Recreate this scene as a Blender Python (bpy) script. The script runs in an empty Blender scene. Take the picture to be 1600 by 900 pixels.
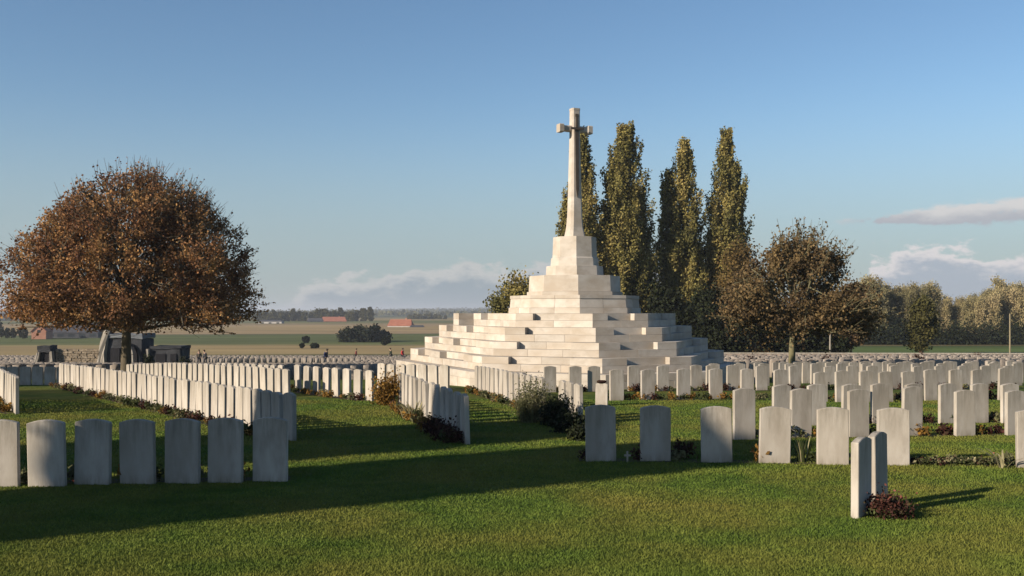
import bpy, bmesh, math, random
import numpy as np
from mathutils import Vector, Matrix

random.seed(7)
rng = np.random.default_rng(7)
R = math.radians
sc = bpy.context.scene
COL = sc.collection

# ---------------------------------------------------------------- camera
F = 1555.0                                   # focal length in photo pixels (1600 wide)
CAM_Z = 1.78
cam_d = bpy.data.cameras.new('camera')
cam = bpy.data.objects.new('camera', cam_d); COL.objects.link(cam)
cam.location = (0, 0, CAM_Z); cam.rotation_euler = (R(90), 0, 0)
cam_d.sensor_width = 36.0; cam_d.lens = 36.0 * F / 1600
cam_d.shift_y = 37.0 / 1600
cam_d.clip_start = 0.1; cam_d.clip_end = 40000
sc.camera = cam

# ---------------------------------------------------------------- sun and sky
SUN_AZ = 57.0        # degrees to the left of straight behind the camera
SUN_EL = 21.0
to_sun = Vector((-math.sin(R(SUN_AZ)) * math.cos(R(SUN_EL)), -math.cos(R(SUN_AZ)) * math.cos(R(SUN_EL)), math.sin(R(SUN_EL))))
sun_d = bpy.data.lights.new('sun', 'SUN'); sun_d.energy = 5.0; sun_d.angle = R(0.53); sun_d.color = (1.0, 0.86, 0.69)
sun = bpy.data.objects.new('sun', sun_d); COL.objects.link(sun)
sun.rotation_euler = to_sun.to_track_quat('Z', 'Y').to_euler()
sc.view_settings.view_transform = 'Standard'; sc.view_settings.look = 'None'
sc.view_settings.exposure = 0.8; sc.view_settings.gamma = 1.0

def build_world():
    w = bpy.data.worlds.new("World"); sc.world = w; w.use_nodes = True
    nt = w.node_tree; N = nt.nodes; L = nt.links; N.clear()
    def n(t, **k):
        x = N.new(t)
        for a, b in k.items(): setattr(x, a, b)
        return x
    def m(op, a, b=None, c=None, clamp=False):
        x = N.new('ShaderNodeMath'); x.operation = op; x.use_clamp = clamp
        for i, v in enumerate((a, b, c)):
            if v is None: continue
            if isinstance(v, (int, float)): x.inputs[i].default_value = v
            else: L.new(v, x.inputs[i])
        return x.outputs[0]
    out = n('ShaderNodeOutputWorld'); bg = n('ShaderNodeBackground')
    sky = n('ShaderNodeTexSky', sky_type='NISHITA'); sky.sun_disc = False
    sky.sun_elevation = R(SUN_EL); sky.sun_rotation = math.atan2(to_sun.x, to_sun.y)
    sky.altitude = 20; sky.air_density = 1.0; sky.dust_density = 0.3; sky.ozone_density = 2.6
    hsv = n('ShaderNodeHueSaturation'); hsv.inputs['Saturation'].default_value = 1.08
    L.new(sky.outputs[0], hsv.inputs['Color'])
    tc = n('ShaderNodeTexCoord'); sep = n('ShaderNodeSeparateXYZ'); L.new(tc.outputs['Generated'], sep.inputs[0])
    az = m('ARCTAN2', sep.outputs[0], sep.outputs[1])
    el = m('ARCSINE', sep.outputs[2])
    # wrap-free noise on the horizontal ring, stretched sideways
    comb = n('ShaderNodeCombineXYZ')
    L.new(m('MULTIPLY', sep.outputs[0], 1.0), comb.inputs[0]); L.new(m('MULTIPLY', sep.outputs[1], 1.0), comb.inputs[1]); L.new(m('MULTIPLY', el, 2.2), comb.inputs[2])
    def noise(scale, det, rough, off=0.0):
        x = n('ShaderNodeTexNoise'); x.inputs['Scale'].default_value = scale; x.inputs['Detail'].default_value = det
        x.inputs['Roughness'].default_value = rough
        mp = n('ShaderNodeMapping'); mp.inputs['Location'].default_value = (off, off * .7, off * .3)
        L.new(comb.outputs[0], mp.inputs[0]); L.new(mp.outputs[0], x.inputs[0]); return x.outputs[0]
    n1 = noise(26, 9, .62); n2 = noise(70, 6, .6, 3.1); n3 = noise(7, 3, .5, 7.7)
    def gauss(a0, e0, sa, se):
        da = m('DIVIDE', m('SUBTRACT', az, a0), sa); de = m('DIVIDE', m('SUBTRACT', el, e0), se)
        return m('EXPONENT', m('MULTIPLY', m('ADD', m('MULTIPLY', da, da), m('MULTIPLY', de, de)), -1.0))
    def smooth(v, a, b, inv=False):
        x = n('ShaderNodeMapRange', interpolation_type='SMOOTHERSTEP'); x.inputs[1].default_value = a; x.inputs[2].default_value = b
        x.inputs[3].default_value = 1.0 if inv else 0.0; x.inputs[4].default_value = 0.0 if inv else 1.0
        L.new(v, x.inputs[0]); return x.outputs[0]
    nz = m('SUBTRACT', n1, 0.5)
    nzf = m('SUBTRACT', n2, 0.5)
    bump = m('ADD', m('MULTIPLY', nz, 0.075), m('MULTIPLY', nzf, 0.018))
    # cumulus banks: upper rim height as a function of azimuth
    def window(a0, a1, s): return m('MULTIPLY', smooth(az, a0 - s, a0 + s), smooth(az, a1 - s, a1 + s, True))
    rimR = m('ADD', 0.056, m('ADD', bump, m('MULTIPLY', gauss(.39, .05, .03, 1.0), 0.008)))
    wR = window(.338, .95, .012)
    rimR = m('SUBTRACT', m('MULTIPLY', m('ADD', rimR, .03), wR), .03)
    dR = m('SUBTRACT', rimR, el)                       # >0 inside
    rimL = m('ADD', 0.026, m('ADD', m('MULTIPLY', az, 0.05), m('MULTIPLY', bump, .9)))
    wL = window(-.24, .20, .07)
    rimL = m('SUBTRACT', m('MULTIPLY', m('ADD', rimL, .05), wL), .03)
    rimL = m('ADD', rimL, m('MULTIPLY', gauss(-.055, .03, .03, 1.0), .012))
    dL = m('SUBTRACT', rimL, el)
    # the rest of the horizon carries the same sort of bank
    wO = m('SUBTRACT', 1.0, window(-.6, .9, .15))
    rimO = m('SUBTRACT', m('MULTIPLY', m('ADD', m('MULTIPLY', n3, .12), bump), wO), .03)
    dO = m('SUBTRACT', rimO, el)
    dd = m('MAXIMUM', m('MAXIMUM', dR, dL), dO)
    mask = smooth(dd, -0.0005, 0.010)
    depth = smooth(dd, 0.006, 0.030)                  # 0 lit rim, 1 grey base
    # flat higher cloud on the right
    hi = m('ADD', gauss(.455, .089, .085, .011), m('ADD', gauss(.56, .097, .07, .012), gauss(.38, .086, .05, .004)))
    hi = m('MULTIPLY', hi, m('ADD', -1.75, m('ADD', m('MULTIPLY', n1, 3.4), m('MULTIPLY', n2, 2.0))))
    hi_mask = m('MULTIPLY', smooth(hi, .16, .70), .9)
    ramp = n('ShaderNodeMix', data_type='RGBA'); L.new(depth, ramp.inputs[0])
    ramp.inputs[6].default_value = (.42, .40, .385, 1); ramp.inputs[7].default_value = (.225, .255, .285, 1)
    # right bank is paler than the left one
    pal = n('ShaderNodeMix', data_type='RGBA'); pal.blend_type = 'MULTIPLY'; pal.inputs[0].default_value = 1
    L.new(ramp.outputs[2], pal.inputs[6])
    side = n('ShaderNodeMix', data_type='RGBA'); L.new(smooth(az, .05, .3), side.inputs[0])
    side.inputs[6].default_value = (.80, .84, .86, 1); side.inputs[7].default_value = (1.05, 1.04, 1.08, 1)
    L.new(side.outputs[2], pal.inputs[7])
    hic = n('ShaderNodeMix', data_type='RGBA'); hcol = n('ShaderNodeMix', data_type='RGBA'); hcol.inputs[6].default_value = (.255, .26, .285, 1); hcol.inputs[7].default_value = (.40, .385, .38, 1)
    L.new(smooth(m('ADD', el, m('MULTIPLY', nz, .03)), .080, .098), hcol.inputs[0]); L.new(hcol.outputs[2], hic.inputs[7])
    L.new(hi_mask, hic.inputs[0])
    # haze low down
    skys = n('ShaderNodeVectorMath', operation='SCALE'); skys.inputs['Scale'].default_value = 0.073
    L.new(hsv.outputs[0], skys.inputs[0])
    tint = n('ShaderNodeVectorMath', operation='MULTIPLY'); tint.inputs[1].default_value = (1.0, 1.0, 1.0)
    L.new(skys.outputs[0], tint.inputs[0])
    lowmix = n('ShaderNodeMix', data_type='RGBA'); lowmix.inputs[7].default_value = (.195, .238, .265, 1)
    L.new(m('MULTIPLY', smooth(el, 0.0, .24, True), .8), lowmix.inputs[0]); L.new(tint.outputs[0], lowmix.inputs[6])
    L.new(lowmix.outputs[2], hic.inputs[6])
    fin = n('ShaderNodeMix', data_type='RGBA'); L.new(m('MULTIPLY', mask, m('ADD', .88, m('MULTIPLY', smooth(az, .05, .3), .04))), fin.inputs[0])
    L.new(hic.outputs[2], fin.inputs[6]); L.new(pal.outputs[2], fin.inputs[7])
    # colours above are already scaled to the 0.1 sky; the background itself runs at 0.1
    up = n('ShaderNodeVectorMath', operation='SCALE'); up.inputs['Scale'].default_value = 10.0
    L.new(fin.outputs[2], up.inputs[0]); L.new(up.outputs[0], bg.inputs[0]); bg.inputs[1].default_value = 0.1
    L.new(bg.outputs[0], out.inputs[0])
build_world()

# ---------------------------------------------------------------- ground shape
LEFT = ([-200, 0, 30, 33, 36, 40, 50, 80, 115, 150, 200, 300, 500, 800, 1500, 4000, 9000, 12000],
        [-.5, 1.78, 2.38, 2.47, 2.60, 2.86, 3.42, 4.85, 6.2, 7.3, 8.4, 9.2, 8.8, 8.1, 8.6, 5.0, -2, -2])
RIGHT = ([-200, 0, 30, 35, 40, 60, 90, 110, 150, 200, 300, 500, 800, 1500, 4000, 9000, 12000],
         [-.5, 1.78, 2.38, 2.53, 2.74, 3.55, 4.6, 5.1, 5.8, 6.6, 7.6, 8.3, 8.1, 8.6, 5.0, -2, -2])
def ground(x, y):
    x = np.asarray(x, float); y = np.asarray(y, float)
    a = np.interp(y, *LEFT); b = np.interp(y, *RIGHT)
    t = np.clip((x + 4) / 22, 0, 1); t = t * t * (3 - 2 * t)
    return CAM_Z - (a * (1 - t) + b * t)
def gz(x, y): return float(ground(x, y))
def P(px, py):
    """ground point seen at a photo pixel"""
    d = 4.0; k = (px - 800) / F; s = (py - 487) / F
    while d < 6000:
        if gz(k * d, d) >= CAM_Z - s * d: break
        d *= 1.002
    return Vector((k * d, d, gz(k * d, d)))

# ---------------------------------------------------------------- helpers
def tag(o, label=None, cat=None, group=None, kind=None):
    if label: o['label'] = label
    if cat: o['category'] = cat
    if group: o['group'] = group
    if kind: o['kind'] = kind
    return o
def link(name, me, mat=None, parent=None, loc=None, rz=0.0):
    o = bpy.data.objects.new(name, me); COL.objects.link(o)
    if mat and me is not None and not me.materials: me.materials.append(mat)
    if parent: o.parent = parent
    if loc is not None: o.location = loc
    if rz: o.rotation_euler = (0, 0, rz)
    return o
def empty(name, loc=(0, 0, 0), rz=0.0):
    o = bpy.data.objects.new(name, None); COL.objects.link(o); o.location = loc; o.rotation_euler = (0, 0, rz)
    o.empty_display_size = .3; return o
def copy_tree(o, parent=None):
    c = o.copy(); COL.objects.link(c); c.parent = parent
    for ch in list(o.children): copy_tree(ch, c)
    return c
def pymesh(name, v, f, smooth=False):
    me = bpy.data.meshes.new(name); me.from_pydata([tuple(p) for p in v], [], f); me.update()
    if smooth: me.polygons.foreach_set('use_smooth', [True] * len(me.polygons))
    return me
def npmesh(name, V, Fc, smooth=False):
    """fast mesh, faces all with the same corner count"""
    V = np.asarray(V, np.float32).reshape(-1, 3); Fc = np.asarray(Fc, np.int32); k = Fc.shape[1]; n = len(Fc)
    me = bpy.data.meshes.new(name)
    me.vertices.add(len(V)); me.vertices.foreach_set('co', V.ravel())
    me.loops.add(n * k); me.loops.foreach_set('vertex_index', Fc.ravel())
    me.polygons.add(n); me.polygons.foreach_set('loop_start', np.arange(n, dtype=np.int32) * k)
    me.polygons.foreach_set('loop_total', np.full(n, k, np.int32))
    me.update(calc_edges=True)
    if smooth: me.polygons.foreach_set('use_smooth', np.ones(n, bool))
    return me
class MB:
    def __init__(s): s.v = []; s.f = []
    def add(s, v, f):
        b = len(s.v); s.v += [tuple(p) for p in v]; s.f += [tuple(i + b for i in q) for q in f]; return s
    def prism(s, poly, z0, z1, poly2=None):
        n = len(poly); poly2 = poly2 or poly
        v = [(p[0], p[1], z0) for p in poly] + [(p[0], p[1], z1) for p in poly2]
        f = [tuple(range(n - 1, -1, -1)), tuple(range(n, 2 * n))] + [(i, (i + 1) % n, n + (i + 1) % n, n + i) for i in range(n)]
        return s.add(v, f)
    def box(s, x0, x1, y0, y1, z0, z1): return s.prism([(x0, y0), (x1, y0), (x1, y1), (x0, y1)], z0, z1)
    def cbox(s, c, sz, rz=0.0):
        x, y, z = sz[0] / 2, sz[1] / 2, sz[2] / 2; ca, sa = math.cos(rz), math.sin(rz)
        pts = [(c[0] + a * ca - b * sa, c[1] + a * sa + b * ca) for a, b in ((-x, -y), (x, -y), (x, y), (-x, y))]
        return s.prism(pts, c[2] - z, c[2] + z)
    def tube(s, p0, p1, r0, r1, n=6):
        p0 = Vector(p0); p1 = Vector(p1); d = (p1 - p0).normalized()
        u = d.orthogonal().normalized(); w = d.cross(u)
        v = []
        for p, r in ((p0, r0), (p1, r1)):
            for i in range(n):
                a = 2 * math.pi * i / n; v.append(p + (u * math.cos(a) + w * math.sin(a)) * r)
        f = [(i, (i + 1) % n, n + (i + 1) % n, n + i) for i in range(n)] + [tuple(range(n - 1, -1, -1)), tuple(range(n, 2 * n))]
        return s.add(v, f)
    def loft(s, rings):
        n = len(rings[0]); b = []
        v = [p for r in rings for p in r]; f = []
        for k in range(len(rings) - 1):
            for i in range(n): f.append((k * n + i, k * n + (i + 1) % n, (k + 1) * n + (i + 1) % n, (k + 1) * n + i))
        f.append(tuple(range(n - 1, -1, -1))); f.append(tuple((len(rings) - 1) * n + i for i in range(n)))
        return s.add(v, f)
    def mesh(s, name, smooth=False): return pymesh(name, s.v, s.f, smooth)
def bevel(me, w=.006, seg=1):
    bm = bmesh.new(); bm.from_mesh(me)
    bmesh.ops.bevel(bm, geom=[e for e in bm.edges if e.calc_face_angle(0) > .5], offset=w, segments=seg, affect='EDGES')
    bm.to_mesh(me); bm.free(); return me
def fixn(me):
    bm = bmesh.new(); bm.from_mesh(me); bmesh.ops.recalc_face_normals(bm, faces=bm.faces); bm.to_mesh(me); bm.free(); return me

# ---------------------------------------------------------------- materials
def nmat(name, cols, scale=2.0, rough=.9, bump=0.0, bscale=None, detail=6, obj_var=0.0, island_var=0.0,
         coord='Object', stretch=(1, 1, 1), spec=.3, trans=0.0, big=None, speck=None, bdist=.02, contrast=.28):
    m = bpy.data.materials.new(name); m.use_nodes = True; nt = m.node_tree; N = nt.nodes; L = nt.links
    b = N['Principled BSDF']; b.inputs['Roughness'].default_value = rough; b.inputs['Specular IOR Level'].default_value = spec
    if coord == 'World':
        g = N.new('ShaderNodeNewGeometry'); src = g.outputs['Position']
    else:
        tc = N.new('ShaderNodeTexCoord'); src = tc.outputs['Object']
    mp = N.new('ShaderNodeMapping'); mp.inputs['Scale'].default_value = stretch; L.new(src, mp.inputs[0])
    vec = mp.outputs[0]
    oi = N.new('ShaderNodeObjectInfo')
    if obj_var:
        ad = N.new('ShaderNodeVectorMath'); ad.operation = 'ADD'
        sc_ = N.new('ShaderNodeMath'); sc_.operation = 'MULTIPLY'; sc_.inputs[1].default_value = 37.0; L.new(oi.outputs['Random'], sc_.inputs[0])
        L.new(vec, ad.inputs[0]); L.new(sc_.outputs[0], ad.inputs[1]); vec = ad.outputs[0]
    nz = N.new('ShaderNodeTexNoise'); nz.inputs['Scale'].default_value = scale; nz.inputs['Detail'].default_value = detail
    nz.inputs['Roughness'].default_value = .6; L.new(vec, nz.inputs[0])
    cr = N.new('ShaderNodeValToRGB'); el = cr.color_ramp.elements
    el[0].position = .5 - contrast / 1.3; el[1].position = .5 + contrast / 1.3
    cols = [tuple(q * .82 for q in c) for c in cols]; big = big and (big[0], tuple(q * .82 for q in big[1]), *big[2:])
    el[0].color = (*cols[0], 1); el[1].color = (*cols[-1], 1)
    for i, c in enumerate(cols[1:-1]):
        e = el.new(el[0].position + (el[-1].position - el[0].position) * (i + 1) / (len(cols) - 1)); e.color = (*c, 1)
    L.new(nz.outputs[0], cr.inputs[0]); col = cr.outputs[0]
    def mul(colr, fac_out, lo, hi):
        mr = N.new('ShaderNodeMapRange'); mr.inputs[3].default_value = lo; mr.inputs[4].default_value = hi; L.new(fac_out, mr.inputs[0])
        v = N.new('ShaderNodeVectorMath'); v.operation = 'SCALE'; L.new(colr, v.inputs[0]); L.new(mr.outputs[0], v.inputs['Scale']); return v.outputs[0]
    if big:
        nb = N.new('ShaderNodeTexNoise'); nb.inputs['Scale'].default_value = big[0]; nb.inputs['Detail'].default_value = 4; L.new(vec, nb.inputs[0])
        mr = N.new('ShaderNodeMapRange'); mr.inputs[1].default_value = .38; mr.inputs[2].default_value = .66; L.new(nb.outputs[0], mr.inputs[0])
        mx = N.new('ShaderNodeMix'); mx.data_type = 'RGBA'; L.new(mr.outputs[0], mx.inputs[0]); L.new(col, mx.inputs[6]); mx.inputs[7].default_value = (*big[1], 1)
        if len(big) > 2:
            sm = N.new('ShaderNodeMath'); sm.operation = 'MULTIPLY'; sm.inputs[1].default_value = big[2]; L.new(mr.outputs[0], sm.inputs[0]); L.new(sm.outputs[0], mx.inputs[0])
        col = mx.outputs[2]
    if obj_var: col = mul(col, oi.outputs['Random'], 1 - obj_var, 1 + obj_var)
    if island_var:
        g2 = N.new('ShaderNodeNewGeometry'); col = mul(col, g2.outputs['Random Per Island'], 1 - island_var, 1 + island_var)
    L.new(col, b.inputs['Base Color'])
    if bump:
        n2 = N.new('ShaderNodeTexNoise'); n2.inputs['Scale'].default_value = bscale or scale * 4; n2.inputs['Detail'].default_value = 8; L.new(vec, n2.inputs[0])
        bp = N.new('ShaderNodeBump'); bp.inputs['Strength'].default_value = bump; bp.inputs['Distance'].default_value = bdist
        L.new(n2.outputs[0], bp.inputs['Height']); L.new(bp.outputs[0], b.inputs['Normal'])
    if trans:
        tr = N.new('ShaderNodeBsdfTranslucent'); L.new(col, tr.inputs[0])
        mx = N.new('ShaderNodeMixShader'); mx.inputs[0].default_value = trans
        L.new(b.outputs[0], mx.inputs[1]); L.new(tr.outputs[0], mx.inputs[2]); L.new(mx.outputs[0], N['Material Output'].inputs[0])
    return m

M = {}
M['headstone'] = nmat('headstone_limestone', [(.33, .295, .25), (.45, .41, .355), (.50, .465, .41)], 4, .85, .35, 60, obj_var=.10, stretch=(1.6, 1.6, .55), big=(1.6, (.30, .26, .205), .6), bdist=.004)
def weather(m, zlo, zhi, dark, base):
    """grey-green run-off below the top edge and soil splash at the foot, in streaks"""
    nt = m.node_tree; N = nt.nodes; L = nt.links; b = N['Principled BSDF']; src = b.inputs['Base Color'].links[0].from_socket
    tc = N.new('ShaderNodeTexCoord'); oi = N.new('ShaderNodeObjectInfo'); sp = N.new('ShaderNodeSeparateXYZ'); L.new(tc.outputs['Object'], sp.inputs[0])
    ad = N.new('ShaderNodeVectorMath'); ad.operation = 'MULTIPLY_ADD'; ad.inputs[1].default_value = (1, 1, .12); L.new(tc.outputs['Object'], ad.inputs[0])
    ml = N.new('ShaderNodeMath'); ml.operation = 'MULTIPLY'; ml.inputs[1].default_value = 51.0; L.new(oi.outputs['Random'], ml.inputs[0]); L.new(ml.outputs[0], ad.inputs[2])
    nz = N.new('ShaderNodeTexNoise'); nz.inputs['Scale'].default_value = 16; nz.inputs['Detail'].default_value = 7; nz.inputs['Roughness'].default_value = .7; L.new(ad.outputs[0], nz.inputs[0])
    col = src
    for (a, b_, c, k) in ((zlo, zhi, dark, 1.9), (.13, -.02, base, 1.6)):
        g = N.new('ShaderNodeMapRange'); g.inputs[1].default_value = a; g.inputs[2].default_value = b_; L.new(sp.outputs[2], g.inputs[0])
        st = N.new('ShaderNodeMapRange'); st.inputs[1].default_value = .38; st.inputs[2].default_value = .72; L.new(nz.outputs[0], st.inputs[0])
        mm = N.new('ShaderNodeMath'); mm.operation = 'MULTIPLY'; L.new(g.outputs[0], mm.inputs[0]); L.new(st.outputs[0], mm.inputs[1])
        m2 = N.new('ShaderNodeMath'); m2.operation = 'MULTIPLY'; m2.use_clamp = True; m2.inputs[1].default_value = k * .55; L.new(mm.outputs[0], m2.inputs[0])
        mx = N.new('ShaderNodeMix'); mx.data_type = 'RGBA'; L.new(m2.outputs[0], mx.inputs[0]); L.new(col, mx.inputs[6]); mx.inputs[7].default_value = (*c, 1); col = mx.outputs[2]
    L.new(col, b.inputs['Base Color'])
weather(M['headstone'], .30, .80, (.15, .135, .105), (.11, .085, .05))
M['stone'] = nmat('monument_limestone', [(.38, .34, .285), (.50, .455, .395), (.56, .52, .46)], 2.2, .85, .4, 30, obj_var=.13, stretch=(1, 1, 1.6), big=(.9, (.40, .335, .26), .8), bdist=.006)
M['lawn'] = nmat('lawn_grass', [(.034, .064, .009), (.060, .100, .013), (.095, .128, .020)], 2.2, .95, .6, 90, coord='World', big=(.55, (.14, .13, .026), .7), bdist=.03, spec=.1)
M['blade'] = nmat('grass_blade', [(.062, .108, .018), (.105, .160, .026), (.16, .205, .040)], 1.6, .9, coord='World', island_var=.22, big=(.55, (.21, .185, .042), .75), spec=.1, trans=.08)
M['soil'] = nmat('dark_soil', [(.03, .02, .013), (.07, .048, .03)], 20, .95, .8, 60)
M['bark'] = nmat('bark', [(.06, .05, .035), (.14, .115, .075)], 6, .95, .6, 20, stretch=(1, 1, .25))
M['bark_green'] = nmat('mossy_bark', [(.10, .095, .05), (.20, .18, .10)], 6, .95, .6, 20, stretch=(1, 1, .25))
M['leaf_brown'] = nmat('leaves_russet', [(.115, .048, .027), (.25, .122, .050), (.42, .245, .090)], .9, .8, coord='World', island_var=.5, trans=.25, spec=.2, contrast=.2)
M['leaf_brown_dark'] = nmat('leaves_dark_russet', [(.065, .040, .022), (.14, .092, .040), (.22, .155, .065)], .9, .8, coord='World', island_var=.5, trans=.2, spec=.2, contrast=.2)
M['leaf_brown_drab'] = nmat('leaves_drab_brown', [(.055, .036, .020), (.13, .088, .040), (.21, .145, .062)], .9, .8, coord='World', island_var=.5, trans=.2, spec=.2, contrast=.2)
M['leaf_poplar'] = nmat('leaves_olive', [(.10, .098, .032), (.21, .182, .055), (.34, .27, .09)], .35, .8, coord='World', island_var=.5, trans=.25, spec=.2, contrast=.2)
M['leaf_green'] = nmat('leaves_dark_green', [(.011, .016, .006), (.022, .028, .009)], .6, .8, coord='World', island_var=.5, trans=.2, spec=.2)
M['leaf_wood'] = nmat('leaves_autumn_wood', [(.16, .145, .072), (.29, .25, .125), (.41, .33, .18)], .12, .85, coord='World', island_var=.4, trans=.2, spec=.1, contrast=.22)
M['leaf_sage'] = nmat('leaves_sage', [(.075, .085, .035), (.14, .14, .065), (.21, .19, .10)], 3, .8, coord='World', island_var=.4, trans=.25, spec=.2)
M['leaf_orange'] = nmat('leaves_orange', [(.14, .070, .016), (.28, .16, .03)], 6, .8, coord='World', island_var=.5, trans=.25, spec=.2)
M['leaf_red'] = nmat('leaves_dark_red', [(.025, .012, .010), (.06, .020, .014), (.04, .045, .018)], 14, .8, coord='World', island_var=.5, trans=.2, spec=.2)
M['leaf_pale'] = nmat('leaves_pale_straw', [(.20, .18, .09), (.38, .34, .20)], 8, .8, coord='World', island_var=.3, trans=.25, spec=.2)
M['leaf_mid'] = nmat('leaves_mid_green', [(.035, .05, .014), (.08, .09, .03)], 6, .8, coord='World', island_var=.5, trans=.25, spec=.2)
M['red_petal'] = nmat('petals_dull_red', [(.10, .03, .02), (.22, .07, .05)], 10, .7, island_var=.4)
M['bronze'] = nmat('bronze', [(.05, .035, .02), (.09, .07, .045)], 6, .5, spec=.5)
M['concrete_dark'] = nmat('shaded_weathered_concrete', [(.02, .022, .027), (.05, .053, .06)], 1.5, .95, .8, 8, obj_var=.1)  # near-black tone paints in the shade lying on the long bunker
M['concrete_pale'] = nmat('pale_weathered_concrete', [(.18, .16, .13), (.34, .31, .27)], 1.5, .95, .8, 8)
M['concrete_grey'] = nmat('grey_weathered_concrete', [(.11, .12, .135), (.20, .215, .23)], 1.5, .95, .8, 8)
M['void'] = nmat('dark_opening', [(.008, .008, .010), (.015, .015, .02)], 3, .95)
M['wall_pink'] = nmat('boundary_wall_stone', [(.27, .21, .17), (.35, .28, .235)], .6, .95, .4, 10, obj_var=.12)
M['roof_red'] = nmat('clay_tile_roof', [(.24, .085, .052), (.36, .145, .09)], .4, .9, stretch=(1, 1, 4), obj_var=.1)
M['roof_dark'] = nmat('dark_slate_roof', [(.035, .038, .048), (.07, .07, .08)], .4, .9)
M['brick'] = nmat('pinkish_brick', [(.38, .17, .11), (.48, .25, .17)], 1.0, .9)
M['white_wall'] = nmat('white_render', [(.42, .40, .37), (.55, .53, .50)], .3, .9, obj_var=.1)
M['glass_dark'] = nmat('dark_window_glass', [(.02, .025, .03), (.04, .05, .06)], 1, .15, spec=.5)
M['metal_pole'] = nmat('pale_pole', [(.20, .165, .10), (.30, .25, .16)], 2, .7)

# ---------------------------------------------------------------- terrain: one sheet, split into named fields of ground
def farm_material():
    m = bpy.data.materials.new('farmland'); m.use_nodes = True; nt = m.node_tree; N = nt.nodes; L = nt.links
    b = N['Principled BSDF']; b.inputs['Roughness'].default_value = 1; b.inputs['Specular IOR Level'].default_value = .1
    g = N.new('ShaderNodeNewGeometry'); s = N.new('ShaderNodeSeparateXYZ'); L.new(g.outputs['Position'], s.inputs[0])
    nz = N.new('ShaderNodeTexNoise'); nz.inputs['Scale'].default_value = .006; nz.inputs['Detail'].default_value = 3; L.new(g.outputs['Position'], nz.inputs[0])
    a = N.new('ShaderNodeMath'); a.operation = 'MULTIPLY_ADD'; a.inputs[1].default_value = 90; a.inputs[2].default_value = -45; L.new(nz.outputs[0], a.inputs[0])
    t = N.new('ShaderNodeMath'); t.operation = 'MULTIPLY'; t.inputs[1].default_value = -.12; L.new(s.outputs[0], t.inputs[0])
    u = N.new('ShaderNodeMath'); u.operation = 'ADD'; L.new(s.outputs[1], u.inputs[0]); L.new(a.outputs[0], u.inputs[1])
    u2 = N.new('ShaderNodeMath'); u2.operation = 'ADD'; L.new(u.outputs[0], u2.inputs[0]); L.new(t.outputs[0], u2.inputs[1])
    lg = N.new('ShaderNodeMath'); lg.operation = 'LOGARITHM'; lg.inputs[1].default_value = 10; L.new(u2.outputs[0], lg.inputs[0])
    mr = N.new('ShaderNodeMapRange'); mr.inputs[1].default_value = 2.0; mr.inputs[2].default_value = 4.0; L.new(lg.outputs[0], mr.inputs[0])
    cr = N.new('ShaderNodeValToRGB'); cr.color_ramp.interpolation = 'LINEAR'; e = cr.color_ramp.elements
    green = (.080, .095, .030, 1); dgreen = (.038, .050, .017, 1); tan = (.25, .185, .085, 1); pink = (.26, .185, .10, 1); mid = (.14, .135, .05, 1)
    def pos(y): return (math.log10(y) - 2) / 2
    stops = [(100, (.07, .10, .025, 1)), (170, (.07, .10, .025, 1)), (180, dgreen), (196, tan), (262, tan), (272, mid), (292, green), (395, green), (405, dgreen), (415, pink), (560, tan), (640, pink), (800, green), (1100, tan), (1700, dgreen), (2600, mid), (4500, dgreen), (9900, dgreen)]
    e[0].position = pos(stops[0][0]); e[0].color = stops[0][1]; e[1].position = pos(stops[-1][0]); e[1].color = stops[-1][1]
    for y, c in stops[1:-1]:
        q = e.new(pos(y)); q.color = c
    L.new(mr.outputs[0], cr.inputs[0])
    n2 = N.new('ShaderNodeTexNoise'); n2.inputs['Scale'].default_value = .05; n2.inputs['Detail'].default_value = 6
    mp = N.new('ShaderNodeMapping'); mp.inputs['Scale'].default_value = (.3, 1.5, 1); L.new(g.outputs['Position'], mp.inputs[0]); L.new(mp.outputs[0], n2.inputs[0])
    r2 = N.new('ShaderNodeMapRange'); r2.inputs[1].default_value = .3; r2.inputs[2].default_value = .7; r2.inputs[3].default_value = .75; r2.inputs[4].default_value = 1.25; L.new(n2.outputs[0], r2.inputs[0])
    v = N.new('ShaderNodeVectorMath'); v.operation = 'SCALE'; L.new(cr.outputs[0], v.inputs[0]); L.new(r2.outputs[0], v.inputs['Scale']); L.new(v.outputs[0], b.inputs['Base Color'])
    return m
def axis(lim_fine, step, far, grow):
    a = list(np.arange(0, lim_fine + .01, step)); s = step
    while a[-1] < far: s *= grow; a.append(a[-1] + s)
    return a
def build_ground():
    xs = axis(70, 2.0, 9000, 1.12); xs = np.array([-q for q in xs[:0:-1]] + xs)
    ys = axis(160, 1.5, 12000, 1.06); ys = np.array([-60, -40, -25, -15, -8, -4] + ys)
    X, Y = np.meshgrid(xs, ys); Z = ground(X, Y)
    far = np.clip((Y - 1500) / 4000, 0, 1); Z = Z + far * (9 * np.sin(X / 900 + 1) + 7 * np.sin(X / 370 + 2.0))
    nx, ny = len(xs), len(ys); V = np.stack([X, Y, Z], -1).reshape(-1, 3)
    i, j = np.meshgrid(np.arange(nx - 1), np.arange(ny - 1)); a = (j * nx + i).ravel()
    Fc = np.stack([a, a + 1, a + nx + 1, a + nx], 1)
    cx = (V[Fc[:, 0], 0] + V[Fc[:, 1], 0]) / 2; cy = (V[Fc[:, 0], 1] + V[Fc[:, 2], 1]) / 2
    lawn = (cy < np.where(cx < 8, 151, 96)) & (np.abs(cx) < 110)
    for name, sel, mat in (('lawn', lawn, M['lawn']), ('farmland', ~lawn, farm_material())):
        f = Fc[sel]; used, inv = np.unique(f, return_inverse=True)
        link(name, npmesh(name, V[used], inv.reshape(-1, 4), True), mat)['kind'] = 'structure'
build_ground()

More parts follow.
